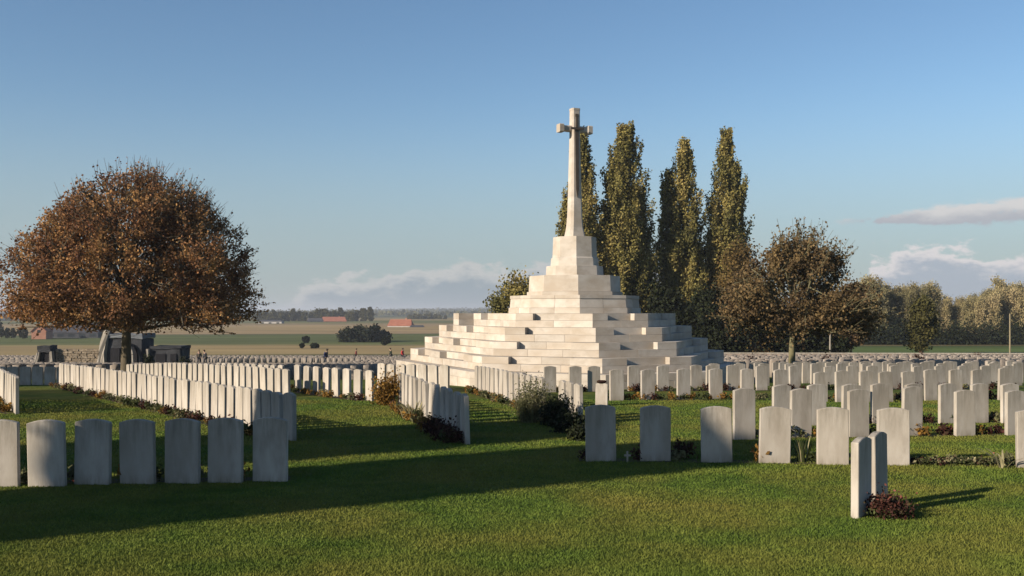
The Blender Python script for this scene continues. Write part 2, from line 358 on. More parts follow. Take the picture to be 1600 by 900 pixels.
def build_grass():
    n = 560000
    u = rng.random(n); d = 6.6 * (26 / 6.6) ** (u ** 1.15)       # denser near the camera
    x = (rng.random(n) * 2 - 1) * .56 * d
    h = (.010 + .016 * rng.random(n)) * (1 + .3 * (d > 12)); w = .0022 + .00028 * d
    th = rng.random(n) * 6.283; lx = rng.normal(0, .012, n); ly = rng.normal(0, .012, n)
    z = ground(x, d) - .002
    V = np.zeros((n, 3, 3)); cx, cy = np.cos(th) * w, np.sin(th) * w
    V[:, 0] = np.stack([x - cx, d - cy, z], 1); V[:, 1] = np.stack([x + cx, d + cy, z], 1); V[:, 2] = np.stack([x + lx, d + ly, z + h], 1)
    link('grass', npmesh('grass', V, np.arange(n * 3).reshape(-1, 3)), M['blade']); o = COL.objects['grass']
    tag(o, 'short mown green grass blades over the foreground lawn', 'grass', kind='stuff')
build_grass()

# ---------------------------------------------------------------- monument
MC = np.array([2.3, 36.5]); PHASE = -9.976
NRM = [p + PHASE for p in (-102, -57, -12, 33, 78, 123, 168, 213)]
H0 = [5.575, 2.95, 3.067, 3.33, 3.141, 4.104, 4.3, 6.0]
GR = [.547, .52, .558, .592, .554, .606, .553, .548]
def octo(h):
    V = []
    for k in range(8):
        a, b = R(NRM[k]), R(NRM[(k + 1) % 8])
        A = np.array([[math.sin(a), -math.cos(a)], [math.sin(b), -math.cos(b)]])
        V.append(np.linalg.solve(A, [h[k], h[(k + 1) % 8]]))
    return V          # V[k] is the corner between face k and face k+1
mon = empty('stepped_monument', (MC[0], MC[1], gz(*MC)))
tag(mon, 'large white stone stepped octagonal monument with tall cross on top', 'monument')
MZ = mon.location.z
def blocks(parent, h, z0, z1, thick, notch={}, blen=1.1, name='stone_block', batter=0.0):
    A = octo(h); B = octo([q - thick for q in h]); count = 0
    A2 = octo([q - batter for q in h])
    for k in range(8):
        a = A[k - 1]; b = A[k]; ia = B[k - 1]; ib = B[k]; L = np.linalg.norm(b - a); t = (b - a) / L; m = -np.array([math.sin(R(NRM[k])), -math.cos(R(NRM[k]))])
        cuts = [0.0]; segs = []
        for (s0, s1, dep) in notch.get(k, []):
            segs.append((cuts[-1], s0 * L, 0.0)); segs.append((s0 * L, s1 * L, dep)); cuts.append(s1 * L)
        segs.append((cuts[-1], L, 0.0))
        bl = blen if k in (1, 2, 3, 4) else blen * 2.2
        for (s0, s1, dep) in segs:
            n = max(1, int(round((s1 - s0) / bl)))
            if dep: n = max(1, n)
            for q in range(n):
                c0 = s0 + (s1 - s0) * q / n; c1 = s0 + (s1 - s0) * (q + 1) / n
                g = .004; j = random.uniform(-.0035, .0035)
                p0 = a + t * (c0 + g) + m * (dep + j) if c0 > .001 else a + m * 0
                p1 = a + t * (c1 - g) + m * (dep + j) if c1 < L - .001 else b + m * 0
                q0 = a + t * (c0 + g) + m * thick if c0 > .001 else ia
                q1 = a + t * (c1 - g) + m * thick if c1 < L - .001 else ib
                lo = [tuple(p0), tuple(p1), tuple(q1), tuple(q0)]
                hi = lo
                if batter:
                    w0 = p0 + m * batter if c0 > .001 else A2[k - 1]; w1 = p1 + m * batter if c1 < L - .001 else A2[k]
                    hi = [tuple(w0), tuple(w1), tuple(q1), tuple(q0)]
                me = MB().prism(lo, z0 + .002, z1 - .003, hi).mesh(name)
                link(name, fixn(me), M['stone'], parent); count += 1
    return count
zt = [1.72, 1.25, .78, .31, -.16]                       # tops of the five terraces (world)
nb = 0
for i in range(5):
    h = [H0[k] + GR[k] * i for k in range(8)]
    top = zt[i] - MZ; bot = (zt[i + 1] if i < 4 else -1.15) - MZ
    mid = (top + bot) / 2 if i < 4 else top - .235
    thick = .92 if i == 0 else .5
    core = MB().prism([tuple(p) for p in octo([q - thick + .03 for q in h])], bot - .3, top - .006).mesh('terrace_core')
    tier = link('terrace', fixn(core), M['stone'], mon)
    notch = {1: [(.13, .30, .27), (.46, .78, .27)], 2: [(.23, .74, .27)], 3: [(.27, .75, .27)], 4: [(.27, .72, .27)], 6: [(.3, .7, .27)], 7: [(.3, .7, .27)]}
    deep = dict(notch); deep[1] = [(.10, .36, .82), (.48, .78, .27)]
    if i == 4: notch = {2: [(.4, .55, .2)]}
    nb += blocks(tier, h, mid, top, thick, deep if i == 0 else notch, 1.15)
    nb += blocks(tier, h, bot + (-.3 if i == 4 else 0), mid, thick, {1: [(.10, .36, .82)]} if i == 0 else {}, 1.25)
# two smaller octagonal stages, then the pedestal
st = link('upper_stage', fixn(MB().prism([tuple(p) for p in octo([1.85] * 8)], 1.6 - MZ, 2.350 - MZ).mesh('upper_stage_core')), M['stone'], mon)
nb += blocks(st, [2.24] * 8, 1.72 - MZ, 1.92 - MZ, .42, blen=1.0)
nb += blocks(st, [2.20] * 8, 1.92 - MZ, 2.24 - MZ, .40, blen=1.0, batter=.03)
nb += blocks(st, [2.19] * 8, 2.24 - MZ, 2.36 - MZ, .40, blen=1.0)
st = link('upper_stage', fixn(MB().prism([tuple(p) for p in octo([1.22] * 8)], 2.2 - MZ, 3.072 - MZ).mesh('upper_stage_core')), M['stone'], mon)
nb += blocks(st, [1.62] * 8, 2.36 - MZ, 2.50 - MZ, .44, blen=1.4)
nb += blocks(st, [1.56] * 8, 2.50 - MZ, 3.08 - MZ, .40, blen=1.4, batter=.03)
def octp(ap, z): return [(p[0], p[1], z - MZ) for p in octo([ap] * 8)]
ped = link('pedestal', fixn(MB().loft([octp(.98, 3.08), octp(.96, 3.42), octp(.955, 3.44), octp(.82, 3.445), octp(.80, 3.72), octp(.755, 3.76), octp(.73, 4.50)]).mesh('pedestal')), M['stone'], mon)
# cross: chamfered shaft, arms along the direction of face 1
ax = R(NRM[1]); U = np.array([math.sin(ax), -math.cos(ax)])              # towards the lit arm end
FN = np.array([math.sin(R(NRM[3])), -math.cos(R(NRM[3]))])               # front face of the cross
def sect(hw, ch, z, hd=None):
    hd = hd or hw; pts = [(-hw, -hd + ch), (-hw + ch, -hd), (hw - ch, -hd), (hw, -hd + ch), (hw, hd - ch), (hw - ch, hd), (-hw + ch, hd), (-hw, hd - ch)]
    return [(p[0] * U[0] + p[1] * FN[0], p[0] * U[1] + p[1] * FN[1], z - MZ) for p in pts]
cr_rings = [sect(.325, .10, 4.5), sect(.31, .10, 4.6), sect(.265, .09, 4.85), sect(.235, .085, 5.3), sect(.215, .08, 6.0), sect(.185, .065, 7.3), sect(.162, .05, 8.2), sect(.155, .045, 9.12), sect(.155, .045, 9.14), sect(.163, .045, 9.15), sect(.163, .045, 9.22)]
cross = link('cross', fixn(MB().loft(cr_rings).mesh('cross_shaft')), M['stone'], mon)
def arm(sgn):
    def s(u, hw, ch):
        pts = [(-hw, -hw + ch), (-hw + ch, -hw), (hw - ch, -hw), (hw, -hw + ch), (hw, hw - ch), (hw - ch, hw), (-hw + ch, hw), (-hw, hw - ch)]
        return [(U[0] * u + FN[0] * a, U[1] * u + FN[1] * a, 8.47 + b - MZ) for a, b in pts]
    return fixn(MB().loft([s(sgn * .10, .115, .035), s(sgn * .46, .105, .035), s(sgn * .50, .15, .03), s(sgn * .67, .15, .03)]).mesh('arm'))
for s_ in (1, -1): link('arm', arm(s_), M['stone'], cross)
sw = MB()
def fp(u, off, z): return Vector((U[0] * u + FN[0] * off, U[1] * u + FN[1] * off, z - MZ))
def plate(z0, z1, w0, w1, o0, o1, th=.035):
    a = [fp(-w0, o0, z0), fp(w0, o0, z0), fp(w0, o0 + th, z0), fp(-w0, o0 + th, z0)]
    b = [fp(-w1, o1, z1), fp(w1, o1, z1), fp(w1, o1 + th, z1), fp(-w1, o1 + th, z1)]
    sw.add(a + b, [(0, 1, 2, 3), (4, 5, 6, 7), (0, 1, 5, 4), (1, 2, 6, 5), (2, 3, 7, 6), (3, 0, 4, 7)])
plate(5.95, 6.25, .006, .055, .205, .20); plate(6.252, 8.5, .055, .075, .20, .155)
plate(8.42, 8.50, .26, .26, .20, .20); plate(8.502, 8.9, .035, .035, .158, .158); plate(8.9, 9.0, .06, .06, .158, .158)
link('sword', fixn(sw.mesh('sword')), M['bronze'], cross)

# ---------------------------------------------------------------- headstones
def stone_mesh(curved=True, w=.38, t=.076, h=.76, rise=.035, sub=8):
    pts = [(-w / 2, -.12), (w / 2, -.12), (w / 2, h - rise)]
    if curved:
        for i in range(1, sub):
            a = i / sub; x = w / 2 - w * a; pts.append((x, h - rise + rise * (1 - (2 * a - 1) ** 2)))
    pts.append((-w / 2, h - rise)); n = len(pts)
    v = [(x, -t / 2, z) for x, z in pts] + [(x, t / 2, z) for x, z in pts]
    f = [tuple(range(n)), tuple(range(2 * n - 1, n - 1, -1))] + [(i, n + i, n + (i + 1) % n, (i + 1) % n) for i in range(n)]
    me = fixn(pymesh('headstone', v, f)); return me
HS = bevel(stone_mesh(), .007, 1); HS.materials.append(M['headstone'])
HS_SMALL = stone_mesh(sub=4); HS_SMALL.materials.append(M['headstone'])
count_hs = 0
def headstone(x, y, alpha, label, group=None, hs=1.0, ws=1.0, me=None):
    global count_hs
    o = link('headstone', me or HS, None, None, (x, y, gz(x, y)), R(alpha))
    o.scale = (ws, 1, hs); o.rotation_euler[0] = R(random.gauss(0, .8)); o.rotation_euler[1] = R(random.gauss(0, .55))
    tag(o, label, 'headstone', group); count_hs += 1; return o
ORD = ['zeroth', 'first', 'second', 'third', 'fourth', 'fifth', 'sixth', 'seventh', 'eighth', 'ninth', 'tenth', 'eleventh', 'twelfth', 'thirteenth', 'fourteenth', 'fifteenth', 'sixteenth', 'seventeenth', 'eighteenth', 'nineteenth']
def ordn(i):
    if i < 20: return ORD[i]
    tens = {2: 'twent', 3: 'thirt', 4: 'fort', 5: 'fift'}[i // 10]
    return tens + 'ieth' if i % 10 == 0 else tens + 'y-' + ORD[i % 10]
def by_px(spec, label_of, group):
    for i, s in enumerate(spec):
        x0, x1, yt, yb, al = s
        c = P((x0 + x1) / 2, yb); hh = (yb - yt) / F * c.y / .76
        headstone(c.x, c.y, al, label_of(i), group, min(1.12, max(.9, hh)), 1.09 if 'front' in group and len(spec) == 7 else 1.0)
# front left row, facing the camera
fl = [(-26, 28, 656, 760.5, 6), (47, 102, 656, 760, 3), (118, 172, 655, 757, -3), (190, 242, 655, 756, -6), (260, 311, 654, 755, -7), (327, 378, 653, 754, -7), (397, 448, 652, 752, -7)]
fl_l = ['sunlit cream headstone at the left picture edge, cut by the frame', 'headstone half sunlit with a leafy tree shadow across its face', 'shaded grey headstone directly right of the half sunlit one',
        'fourth headstone from the left picture edge in the shaded front row', 'third headstone from the right end of the shaded front left row', 'second headstone from the right end of the shaded front left row', 'last shaded headstone at the right end of the front left row']
by_px(fl, lambda i: fl_l[i], 'headstones in the front left row')
# front right row
fr = [(918, 960, 633, 721, 2), (1003, 1045, 634, 721, 2), (1098, 1142, 635, 723, 0), (1188, 1232, 635, 724, -3), (1278, 1324, 636, 726, -4), (1372, 1419, 637, 727, -5), (1591, 1638, 640, 731, -6)]
fr_l = ['shaded grey headstone at the left end of the front right row', 'shaded grey headstone second from the left end of the front right row', 'headstone in shade with a sunlit patch on its rounded top',
        'fully sunlit headstone right of the one with a sunlit top', 'sunlit cream headstone left of the pair standing edge on', 'sunlit cream headstone just behind the pair standing edge on', 'headstone cut by the right picture edge beside the pale bed plants']
by_px(fr, lambda i: fr_l[i], 'headstones in the front right row')
headstone(3.38, 9.63, 52, 'nearest headstone, seen edge on, its broad face in shade, left of a pair', 'pair of headstones standing edge on', 1.0)
headstone(3.73, 10.13, 52, 'right and farther headstone of the edge on pair, behind the red plant', 'pair of headstones standing edge on', 1.0)
# rows behind on the right
rows = [
 ('second row on the right', [(1144, 1181, 602, 687), (1232, 1270, 607, 683), (1323, 1359, 608, 683), (1407, 1442, 601, 681), (1489, 1525, 609, 681), (1567, 1605, 610, 680)], 15),
 ('third row on the right', [(1205, 1237, 601, 665), (1259, 1293, 600, 665), (1313, 1345, 600, 664), (1358, 1391, 599, 662), (1411, 1443, 599, 662), (1464, 1496, 599, 662), (1514, 1546, 599, 661), (1562, 1593, 599, 661)], 16),
 ('fourth row on the right', [(951, 976, 577, 626), (1000, 1024, 577, 625), (1056, 1080, 576, 624), (1106, 1131, 576, 623), (1155, 1179, 576, 623), (1207, 1231, 577, 624), (1270, 1294, 581, 628), (1303, 1329, 579, 628), (1340, 1366, 579, 628), (1373, 1396, 580, 628), (1407, 1430, 580, 627), (1441, 1467, 577, 626), (1480, 1506, 577, 626), (1514, 1540, 577, 626), (1556, 1582, 574, 625)], 17),
 ('fifth row beside the monument', [(847, 871, 572, 613), (887, 910, 572, 613), (918, 938, 572, 612), (980, 1000, 571, 611), (1025, 1046, 571, 611), (1077, 1098, 570, 610), (1102, 1122, 570, 610), (1134, 1154, 570, 610), (1180, 1200, 571, 610), (1232, 1252, 571, 609), (1286, 1306, 572, 609), (1321, 1341, 571, 609), (1352, 1372, 571, 609), (1388, 1408, 571, 608), (1424, 1444, 572, 608), (1459, 1479, 571, 608), (1495, 1515, 571, 608), (1530, 1550, 571, 608), (1566, 1586, 571, 608)], 18),
]
for rn, spec, al in rows:
    by_px([(*s, al + random.uniform(-2, 2)) for s in spec], lambda i, rn=rn, n=len(spec): '%s headstone from the left in the %s' % (ordn(i + 1), rn), rn)
# rows running away from the camera
def run(p0, p1, n, nm, group, hs=1.0, skip=()):
    """p0 = near end (x,y), p1 = far end"""
    p0 = Vector(p0); p1 = Vector(p1); t = (p0 - p1).normalized(); al = math.degrees(math.atan2(t.y, t.x))
    for i in range(n):
        if i in skip: continue
        c = p0.lerp(p1, i / (n - 1))
        headstone(c.x + random.uniform(-.012, .012), c.y + random.uniform(-.012, .012), al + random.uniform(-1.2, 1.2), '%s headstone from the near end of the %s' % (ordn(i + 1), nm), group, hs * random.uniform(.985, 1.015))
run((-3.66, 16.35), (-14.64, 32.3), 42, 'long left diagonal row', 'headstones in the long diagonal row on the left', 1.02)
run((-6.2, 27.4), (-15.4, 40.0), 30, 'second left diagonal row', 'headstones in the second diagonal row on the left', 1.0)
run((-3.66, 25.6), (-6.35, 29.5), 8, 'row left of the orange shrub', 'headstones in the spaced row left of the orange shrub', 1.05)
run((-7.1, 30.6), (-10.4, 35.4), 11, 'third left diagonal row', 'headstones in the third diagonal row on the left', 1.0)
run((-.75, 15.9), (-2.72, 24.2), 13, 'row by the orange shrub', 'headstones in the row by the orange shrub', 1.04)
run((1.30, 19.3), (-1.04, 29.4), 19, 'row by the tall sage shrub', 'headstones in the row by the grey-green shrub', 1.03, skip=(3, 4))
run((-1.98, 29.4), (-4.15, 31.6), 7, 'row left of the monument foot', 'headstones at the left foot of the monument', 1.04)
run((-10.75, 21.6), (-15.4, 29.4), 19, 'row at the left edge', 'headstones in the row at the left edge', 1.08)
c = P(940, 634); headstone(c.x, c.y, -15, 'small bright sunlit headstone with a dark wreath on its top', None, .72, .78)
c2 = c
for i in range(9):
    headstone(-18.0 + i * .415 , 34.2 + i * .02, -3, '%s headstone from the left in the shaded row at the far left' % ordn(i + 1), 'shaded headstones beyond the left edge row', .84)
# further rows on the right, each a thing up to about 300 in all
far_rows = []
y = 33.2
rowi = 0
while y < 91:
    x0 = 5.5 + max(0, (y - 34)) * .08; x1 = .53 * y + 1; off = random.uniform(0, .8)
    pitch = .86
    if y > 44: x0 = max(8.0, .19 * y)
    for x in np.arange(x0 + off, x1, pitch):
        if random.random() < .04: continue
        far_rows.append((x + random.uniform(-.03, .03), y + .04 * (x - 10) , 18 + random.uniform(-3, 3), rowi, len([q for q in far_rows if q[3] == rowi]) + 1))
    y += 2.5 if y < 44 else 2.3
    rowi += 1
left_far = []
y = 50.0
while y < 149:
    xa = -.56 * y; xb = min(-.06 * y, 6)
    for x in np.arange(xa + random.uniform(0, .6), xb, .72):
        if random.random() < .05: continue
        if -37 < x < -16 and 82 < y < 116: continue
        left_far.append((x + random.uniform(-.04, .04), y - .03 * x, 22 + random.uniform(-6, 6)))
    y += 2.6
rest = []
for (x, y, al, ri, ci) in far_rows:
    if count_hs < 296 and y < 60:
        headstone(x, y, al, '%s small headstone from the left in the %s crowded row on the right' % (ordn(ci), ordn(ri + 6)), 'distant headstones on the right', 1.0, me=HS_SMALL)
    else: rest.append((x, y, al))
rest += left_far
def bulk(pts):
    base = np.array([v.co[:] for v in HS_SMALL.vertices]); fcs = [tuple(p.vertices) for p in HS_SMALL.polygons]
    quads = []
    for f in fcs:
        if len(f) == 4: quads.append(f)
        else:
            for i in range(1, len(f) - 2, 2): quads.append((f[0], f[i], f[i + 1], f[i + 2]))
            if len(f) % 2: quads.append((f[0], f[-2], f[-1], f[-1]))
    tri = []
    for f in fcs:
        for i in range(1, len(f) - 1): tri.append((f[0], f[i], f[i + 1]))
    tri = np.array(tri); nv = len(base); V = []; Fs = []
    for k, (x, y, al) in enumerate(pts):
        a = R(al); r = np.array([[math.cos(a), -math.sin(a), 0], [math.sin(a), math.cos(a), 0], [0, 0, 1]])
        V.append(base @ r.T + np.array([x, y, gz(x, y)])); Fs.append(tri + k * nv)
    return npmesh('distant_headstones', np.concatenate(V), np.concatenate(Fs))
m_far = nmat('headstone_limestone_far', [(.22, .19, .16), (.33, .285, .24)], 1, .9, island_var=.22)
o = link('distant_headstones', bulk(rest), m_far)
tag(o, 'thousands of tiny headstones in rows filling the cemetery slope to its far edge', 'headstones', kind='stuff')

# ---------------------------------------------------------------- leaves and trees
def leaf_quads(C, size, up=0.0, aspect=1.5, jit=.35):
    """one small leaf quad at each centre"""
    n = len(C); size = size * (1 + rng.uniform(-jit, jit, n))
    d = rng.normal(size=(n, 3)); d[:, 2] += up; d /= np.linalg.norm(d, axis=1, keepdims=True)
    e = rng.normal(size=(n, 3)); e -= d * (e * d).sum(1, keepdims=True); e /= np.linalg.norm(e, axis=1, keepdims=True)
    nrm = np.cross(d, e)
    a = d * (size * aspect / 2)[:, None]; b = e * (size / 2)[:, None]; k = nrm * (size * .18)[:, None]
    V = np.stack([C - a, C + b + k * .5, C + a, C - b + k * .5], 1)
    return V
def leaf_mesh(C, size, **k):
    V = leaf_quads(C, size, **k); n = len(V)
    return npmesh('leaves', V, np.arange(n * 4).reshape(-1, 4))
def branch_mesh(segs, n=5):
    P0 = np.array([s[0] for s in segs]); P1 = np.array([s[1] for s in segs]); r0 = np.array([s[2] for s in segs]); r1 = np.array([s[3] for s in segs])
    D = P1 - P0; D /= np.maximum(np.linalg.norm(D, axis=1, keepdims=True), 1e-6)
    ref = np.where(np.abs(D[:, 2:3]) > .9, [[1.0, 0, 0]], [[0, 0, 1.0]]); U_ = np.cross(D, ref); U_ /= np.linalg.norm(U_, axis=1, keepdims=True); W = np.cross(D, U_)
    a = np.arange(n) * 2 * math.pi / n
    ring = U_[:, None] * np.cos(a)[None, :, None] + W[:, None] * np.sin(a)[None, :, None]
    V = np.concatenate([P0[:, None] + ring * r0[:, None, None], P1[:, None] + ring * r1[:, None, None]], 1)
    m_ = len(segs); i = np.arange(n); q = np.stack([i, (i + 1) % n, n + (i + 1) % n, n + i], 1)
    Fc = (np.arange(m_)[:, None, None] * 2 * n + q[None]).reshape(-1, 4)
    return npmesh('branches', V.reshape(-1, 3), Fc, True)
def fan_tree(height, spread, trunk_h, trunk_r, n_limbs, levels=4, seed=1, env=None, spl=3):
    """limbs fan up and out from the trunk head; env(p) is false outside the crown"""
    rs = np.random.default_rng(seed); segs = []; tips = []
    segs.append((np.array([0, 0, -.3]), np.array([0, 0, .25]), trunk_r * 1.45, trunk_r * 1.1)); 
    segs.append((np.array([0, 0, .25]), np.array([.03, 0, trunk_h]), trunk_r * 1.1, trunk_r * .85))
    segs.append((np.array([.03, 0, trunk_h]), np.array([.08, 0, height * .75]), trunk_r * .8, trunk_r * .15))
    def grow(p, d, ln, r, lev):
        k = 3; q = p
        for i in range(k):
            d = d + rs.normal(0, .10, 3) + np.array([0, 0, .03]); d /= np.linalg.norm(d); q2 = q + d * ln / k
            if env and not env(q2): 
                tips.append(q); return
            segs.append((q, q2, r * (1 - .25 * i / k), r * (1 - .25 * (i + 1) / k))); q = q2
            if lev < levels and i >= 0:
                for _ in range(spl if i == k - 1 else 1):
                    dd = d + rs.normal(0, .48, 3); dd /= np.linalg.norm(dd); grow(q, dd, ln * rs.uniform(.55, .8), r * .55, lev + 1)
            if lev >= levels - 1 or (lev == 2 and i > 0): tips.append(q)
        tips.append(q)
    for i in range(n_limbs):
        f = i / n_limbs; zz = trunk_h * .95 + (height * .60 - trunk_h) * f ** 1.3; ang = i * 2.4 + rs.uniform(-.3, .3)
        el_ = R(2 + 80 * f ** .95) + rs.uniform(-.1, .1)
        d = np.array([math.cos(ang) * math.cos(el_), math.sin(ang) * math.cos(el_), math.sin(el_)])
        ln = spread * (.52 if f < .6 else .45); grow(np.array([.05 * f, 0, zz]), d, ln, trunk_r * (.36 - .14 * f), 1)
    return segs, np.array(tips)
def make_tree(name, segs, leaves, loc, bark, leafm, label, cat, group=None, rz=0.0):
    r = empty(name, loc, rz); tag(r, label, cat, group)
    link('trunk', branch_mesh(segs, 6), bark, r); link('crown', leaves, leafm, r); return r
# big russet tree on the left
def env_dome(h, rx, z0, top_pow=1.0, low=0.0):
    def f(p):
        z = (p[2] - z0) / (h - z0)
        if z < low or z > 1: return False
        rr = math.sqrt(p[0] ** 2 + p[1] ** 2) / rx
        rr = math.hypot(p[0] - .06 * rx, p[1]) / rx; a = math.atan2(p[1], p[0]); lim = (1 - z ** 2.0) ** .60 * (1 - .12 * max(0, .12 - z) / .12) * (1 + .07 * math.sin(3 * a + 9 * z) + .06 * math.sin(7 * a - 14 * z))
        return rr < lim
    return f
BT = P(190, 593); BT = Vector((-19.4, 50.0, gz(-19.4, 50)))
bh = CAM_Z - BT.z + (487 - 267) / F * 50.0
segs, tips = fan_tree(bh, 8.2, 2.4, .25, 46, 4, 3, env_dome(bh, 6.45, 2.35, low=.0), 3)
def scatter(tips, n, sig, env=None, seed=5, frac=.5):
    rs = np.random.default_rng(seed); tips = tips[rs.permutation(len(tips))[:max(50, int(len(tips) * frac))]]; C = tips[rs.integers(0, len(tips), n)] + rs.normal(0, sig, (n, 3)); 
    return C
def twigs(segs, tips, cz, n, ln, seed):
    """bare shoots standing out of the crown's outline, a few leaves on each"""
    rs = np.random.default_rng(seed); d = tips - np.array([0, 0, cz]); rr = np.linalg.norm(d, axis=1); out = np.argsort(-rr)[:len(rr) // 4]; ex = []
    for i in rs.choice(out, n):
        v = d[i] / rr[i] + rs.normal(0, .25, 3) + np.array([0, 0, .35]); v /= np.linalg.norm(v); q = tips[i] + v * ln * rs.uniform(.4, 1.1)
        segs.append((tips[i], q, .012, .005)); k = rs.integers(4, 12); t = rs.random((k, 1)); ex.append(tips[i] + (q - tips[i]) * t + rs.normal(0, .05, (k, 3)))
    return np.concatenate(ex)
def inner(segs, n, seed, rmax=.10, zmin=2.3):
    rs = np.random.default_rng(seed); sg = [q for q in segs if q[2] < rmax and q[0][2] > zmin]; ids = rs.integers(0, len(sg), n)
    return np.array([sg[i][0] + (sg[i][1] - sg[i][0]) * rs.random() for i in ids]) + rs.normal(0, .2, (n, 3))
C_ = np.concatenate([scatter(tips, 92000, .17, seed=4, frac=.30), inner(segs, 34000, 6)])
def skirt(segs, n, r0, r1, z0, z1, seed, sg=.3):
    """low drooping side boughs, each with its own spray of leaves"""
    rs = np.random.default_rng(seed); pts = []
    for i in range(n):
        a = rs.uniform(0, 6.28); r_ = r0 + (r1 - r0) * math.sqrt(rs.random()); z = z0 + (z1 - z0) * rs.random() + .9 * (r_ / r1) ** 2
        e = np.array([math.cos(a) * r_, math.sin(a) * r_, z]); m_ = e * [.45, .45, 0] + [0, 0, z + .5]
        segs.append((m_, e, .03, .01)); pts.append(e + rs.normal(0, 1, (115, 3)) * np.array([sg * 1.5, sg * 1.5, sg * .8]))
    return np.concatenate(pts)
C_ = np.concatenate([C_, skirt(segs, 230, .8, 5.9, 2.45, 4.0, 44)]); C_ = C_[C_[:, 2] > 2.2 + .022 * ((C_[:, 0] - .6) ** 2 + C_[:, 1] ** 2)]
C_ = np.concatenate([C_, twigs(segs, tips, 5.0, 900, .95, 9)]); zz_ = (C_[:, 2] - 2.3) / (bh - 2.3); C_ = C_[(C_[:, 2] > 2.15 + .25 * np.sin(C_[:, 0] * 1.7)) & (rng.random(len(C_)) > .74 * np.clip((zz_ - .35) / .5, 0, 1))]
make_tree('broad_tree', segs, leaf_mesh(C_, .088), BT, M['bark'], M['leaf_brown'], 'big round russet brown leaved tree beyond the left headstone rows', 'tree')
# neighbour at the left edge
segs2, tips2 = fan_tree(7.5, 5.0, 2.5, .22, 20, 4, 11, env_dome(7.5, 4.6, 2.0), 3)
make_tree('broad_tree', segs2, leaf_mesh(scatter(tips2, 24000, .25), .11), (-32.6, 51.5, gz(-32.6, 51.5)), M['bark'], M['leaf_brown_dark'], 'dark tree whose outer twigs reach in at the left picture edge', 'tree')
# right russet tree
RT = Vector(((1237 - 800) / F * 44, 44.0, 0)); RT.z = gz(RT.x, RT.y); rh = CAM_Z - RT.z + (487 - 352) / F * 44
segs3, tips3 = fan_tree(rh, 4.6, 2.0, .15, 24, 4, 27, env_dome(rh * .91, 3.25, 1.7), 3)
ex3 = np.concatenate([scatter(tips3, 14500, .15, seed=8, frac=.26), skirt(segs3, 70, .4, 2.9, 1.8, 3.0, 45, .2), inner(segs3, 4000, 7, .08, 2.0), twigs(segs3, tips3, 3.0, 240, 1.1, 12)])
make_tree('broad_tree', segs3, leaf_mesh(ex3, .085), RT, M['bark_green'], M['leaf_brown_drab'], 'sparse brown leaved tree standing among headstones on the right', 'tree')

# poplars
def poplar(h, rad, seed, nl, cols, size=.2):
    """several upright spires (dx, dy, height, radius as fractions) sharing one trunk foot"""
    rs = np.random.default_rng(seed); segs = []; pts = []
    for (dx, dy, hf, rf) in cols:
        H = h * hf; RR = rad * rf; off = np.array([dx * rad, dy * rad, 0]); nb_ = int(230 * hf * rf ** .6)
        segs += [(np.array([0, 0, -.3]), off * .5 + [0, 0, H * .3], .30, .2), (off * .5 + [0, 0, H * .3], off + [0, 0, H * .6], .2, .12), (off + [0, 0, H * .6], off + [0, 0, H * .98], .12, .02)]
        lobes = [(rs.uniform(0, 6.28), rs.uniform(.1, .9), rs.uniform(.72, 1.15)) for _ in range(16)]
        for i in range(nb_):
            z = .02 + .88 * i / nb_; z0 = H * z; a = rs.uniform(0, 6.28); k = 1.0
            for (la, lz, lk) in lobes: k *= 1 + (lk - 1) * math.exp(-((z - lz) / .06) ** 2) * max(0, math.cos(a - la))
            rr = RR * min(1.0, .72 + 1.4 * z) * min(1.0, ((1.02 - z) / .52)) ** 1.0 * k * rs.uniform(.45, 1.0); ln = h * rs.uniform(.08, .17)
            ax_ = off * min(1, z0 / (h * .45)); c, s_ = math.cos(a), math.sin(a)
            p0 = ax_ + np.array([0, 0, z0]); p1 = ax_ + np.array([c * rr * .75, s_ * rr * .75, z0 + ln * .4]); p2 = ax_ + np.array([c * rr, s_ * rr, min(H, z0 + ln)])
            segs += [(p0, p1, .06, .04), (p1, p2, .04, .012)]
            m_ = int(nl * hf * rf ** 1.3 / nb_ * (1.3 - z * .6)); t = rs.random((m_, 1)) ** .75
            q = np.where(t < .35, p0 + (p1 - p0) * (t / .35), p1 + (p2 - p1) * ((t - .35) / .65))
            pts.append(q + rs.normal(0, 1, (m_, 3)) * np.array([.22, .22, .50]) * (1.1 - .7 * z))
        k = int(nl * .02 * hf); tz = H * (.86 + .14 * rs.random(k) ** 1.3); pts.append(np.stack([rs.normal(0, .18, k) + off[0], rs.normal(0, .18, k) + off[1], tz], 1))
    return segs, leaf_mesh(np.concatenate(pts), size, up=.6)
PCOL = [[(0, 0, 1, .95), (-.45, .2, .70, .55)], [(0, 0, 1, 1.0), (-.3, -.2, .80, .75), (.3, .1, .74, .75)], [(.14, 0, 1, .85), (-.42, .1, .86, .55), (0, -.2, .55, 1.05)], [(0, 0, 1, .92), (.32, .2, .84, .55), (-.45, .1, .55, .6)]]
pop = [(908, 208, 36, 100, 31, 'poplar partly hidden behind the cross shaft, first of the four tall poplars'), (978, 195, 45, 101, 32, 'second tall poplar, widest, right of the cross'),
       (1064, 219, 39, 103, 33, 'third tall poplar from the left, slightly shorter with a forked top'), (1136, 204, 39, 104, 34, 'tallest looking poplar at the right end of the four')]
for pi, (px_, top, rp, d, sd, lab) in enumerate(pop):
    x = (px_ - 800) / F * d; z = gz(x, d); h = (487 - top) / F * d + CAM_Z - z
    sg, lm = poplar(h, rp / F * d * 1.22, sd, 40000, PCOL[pi], size=.17)
    t = make_tree('poplar_tree', sg, lm, (x, d, z), M['bark'], M['leaf_poplar'], lab, 'tree', 'tall poplars behind the monument')
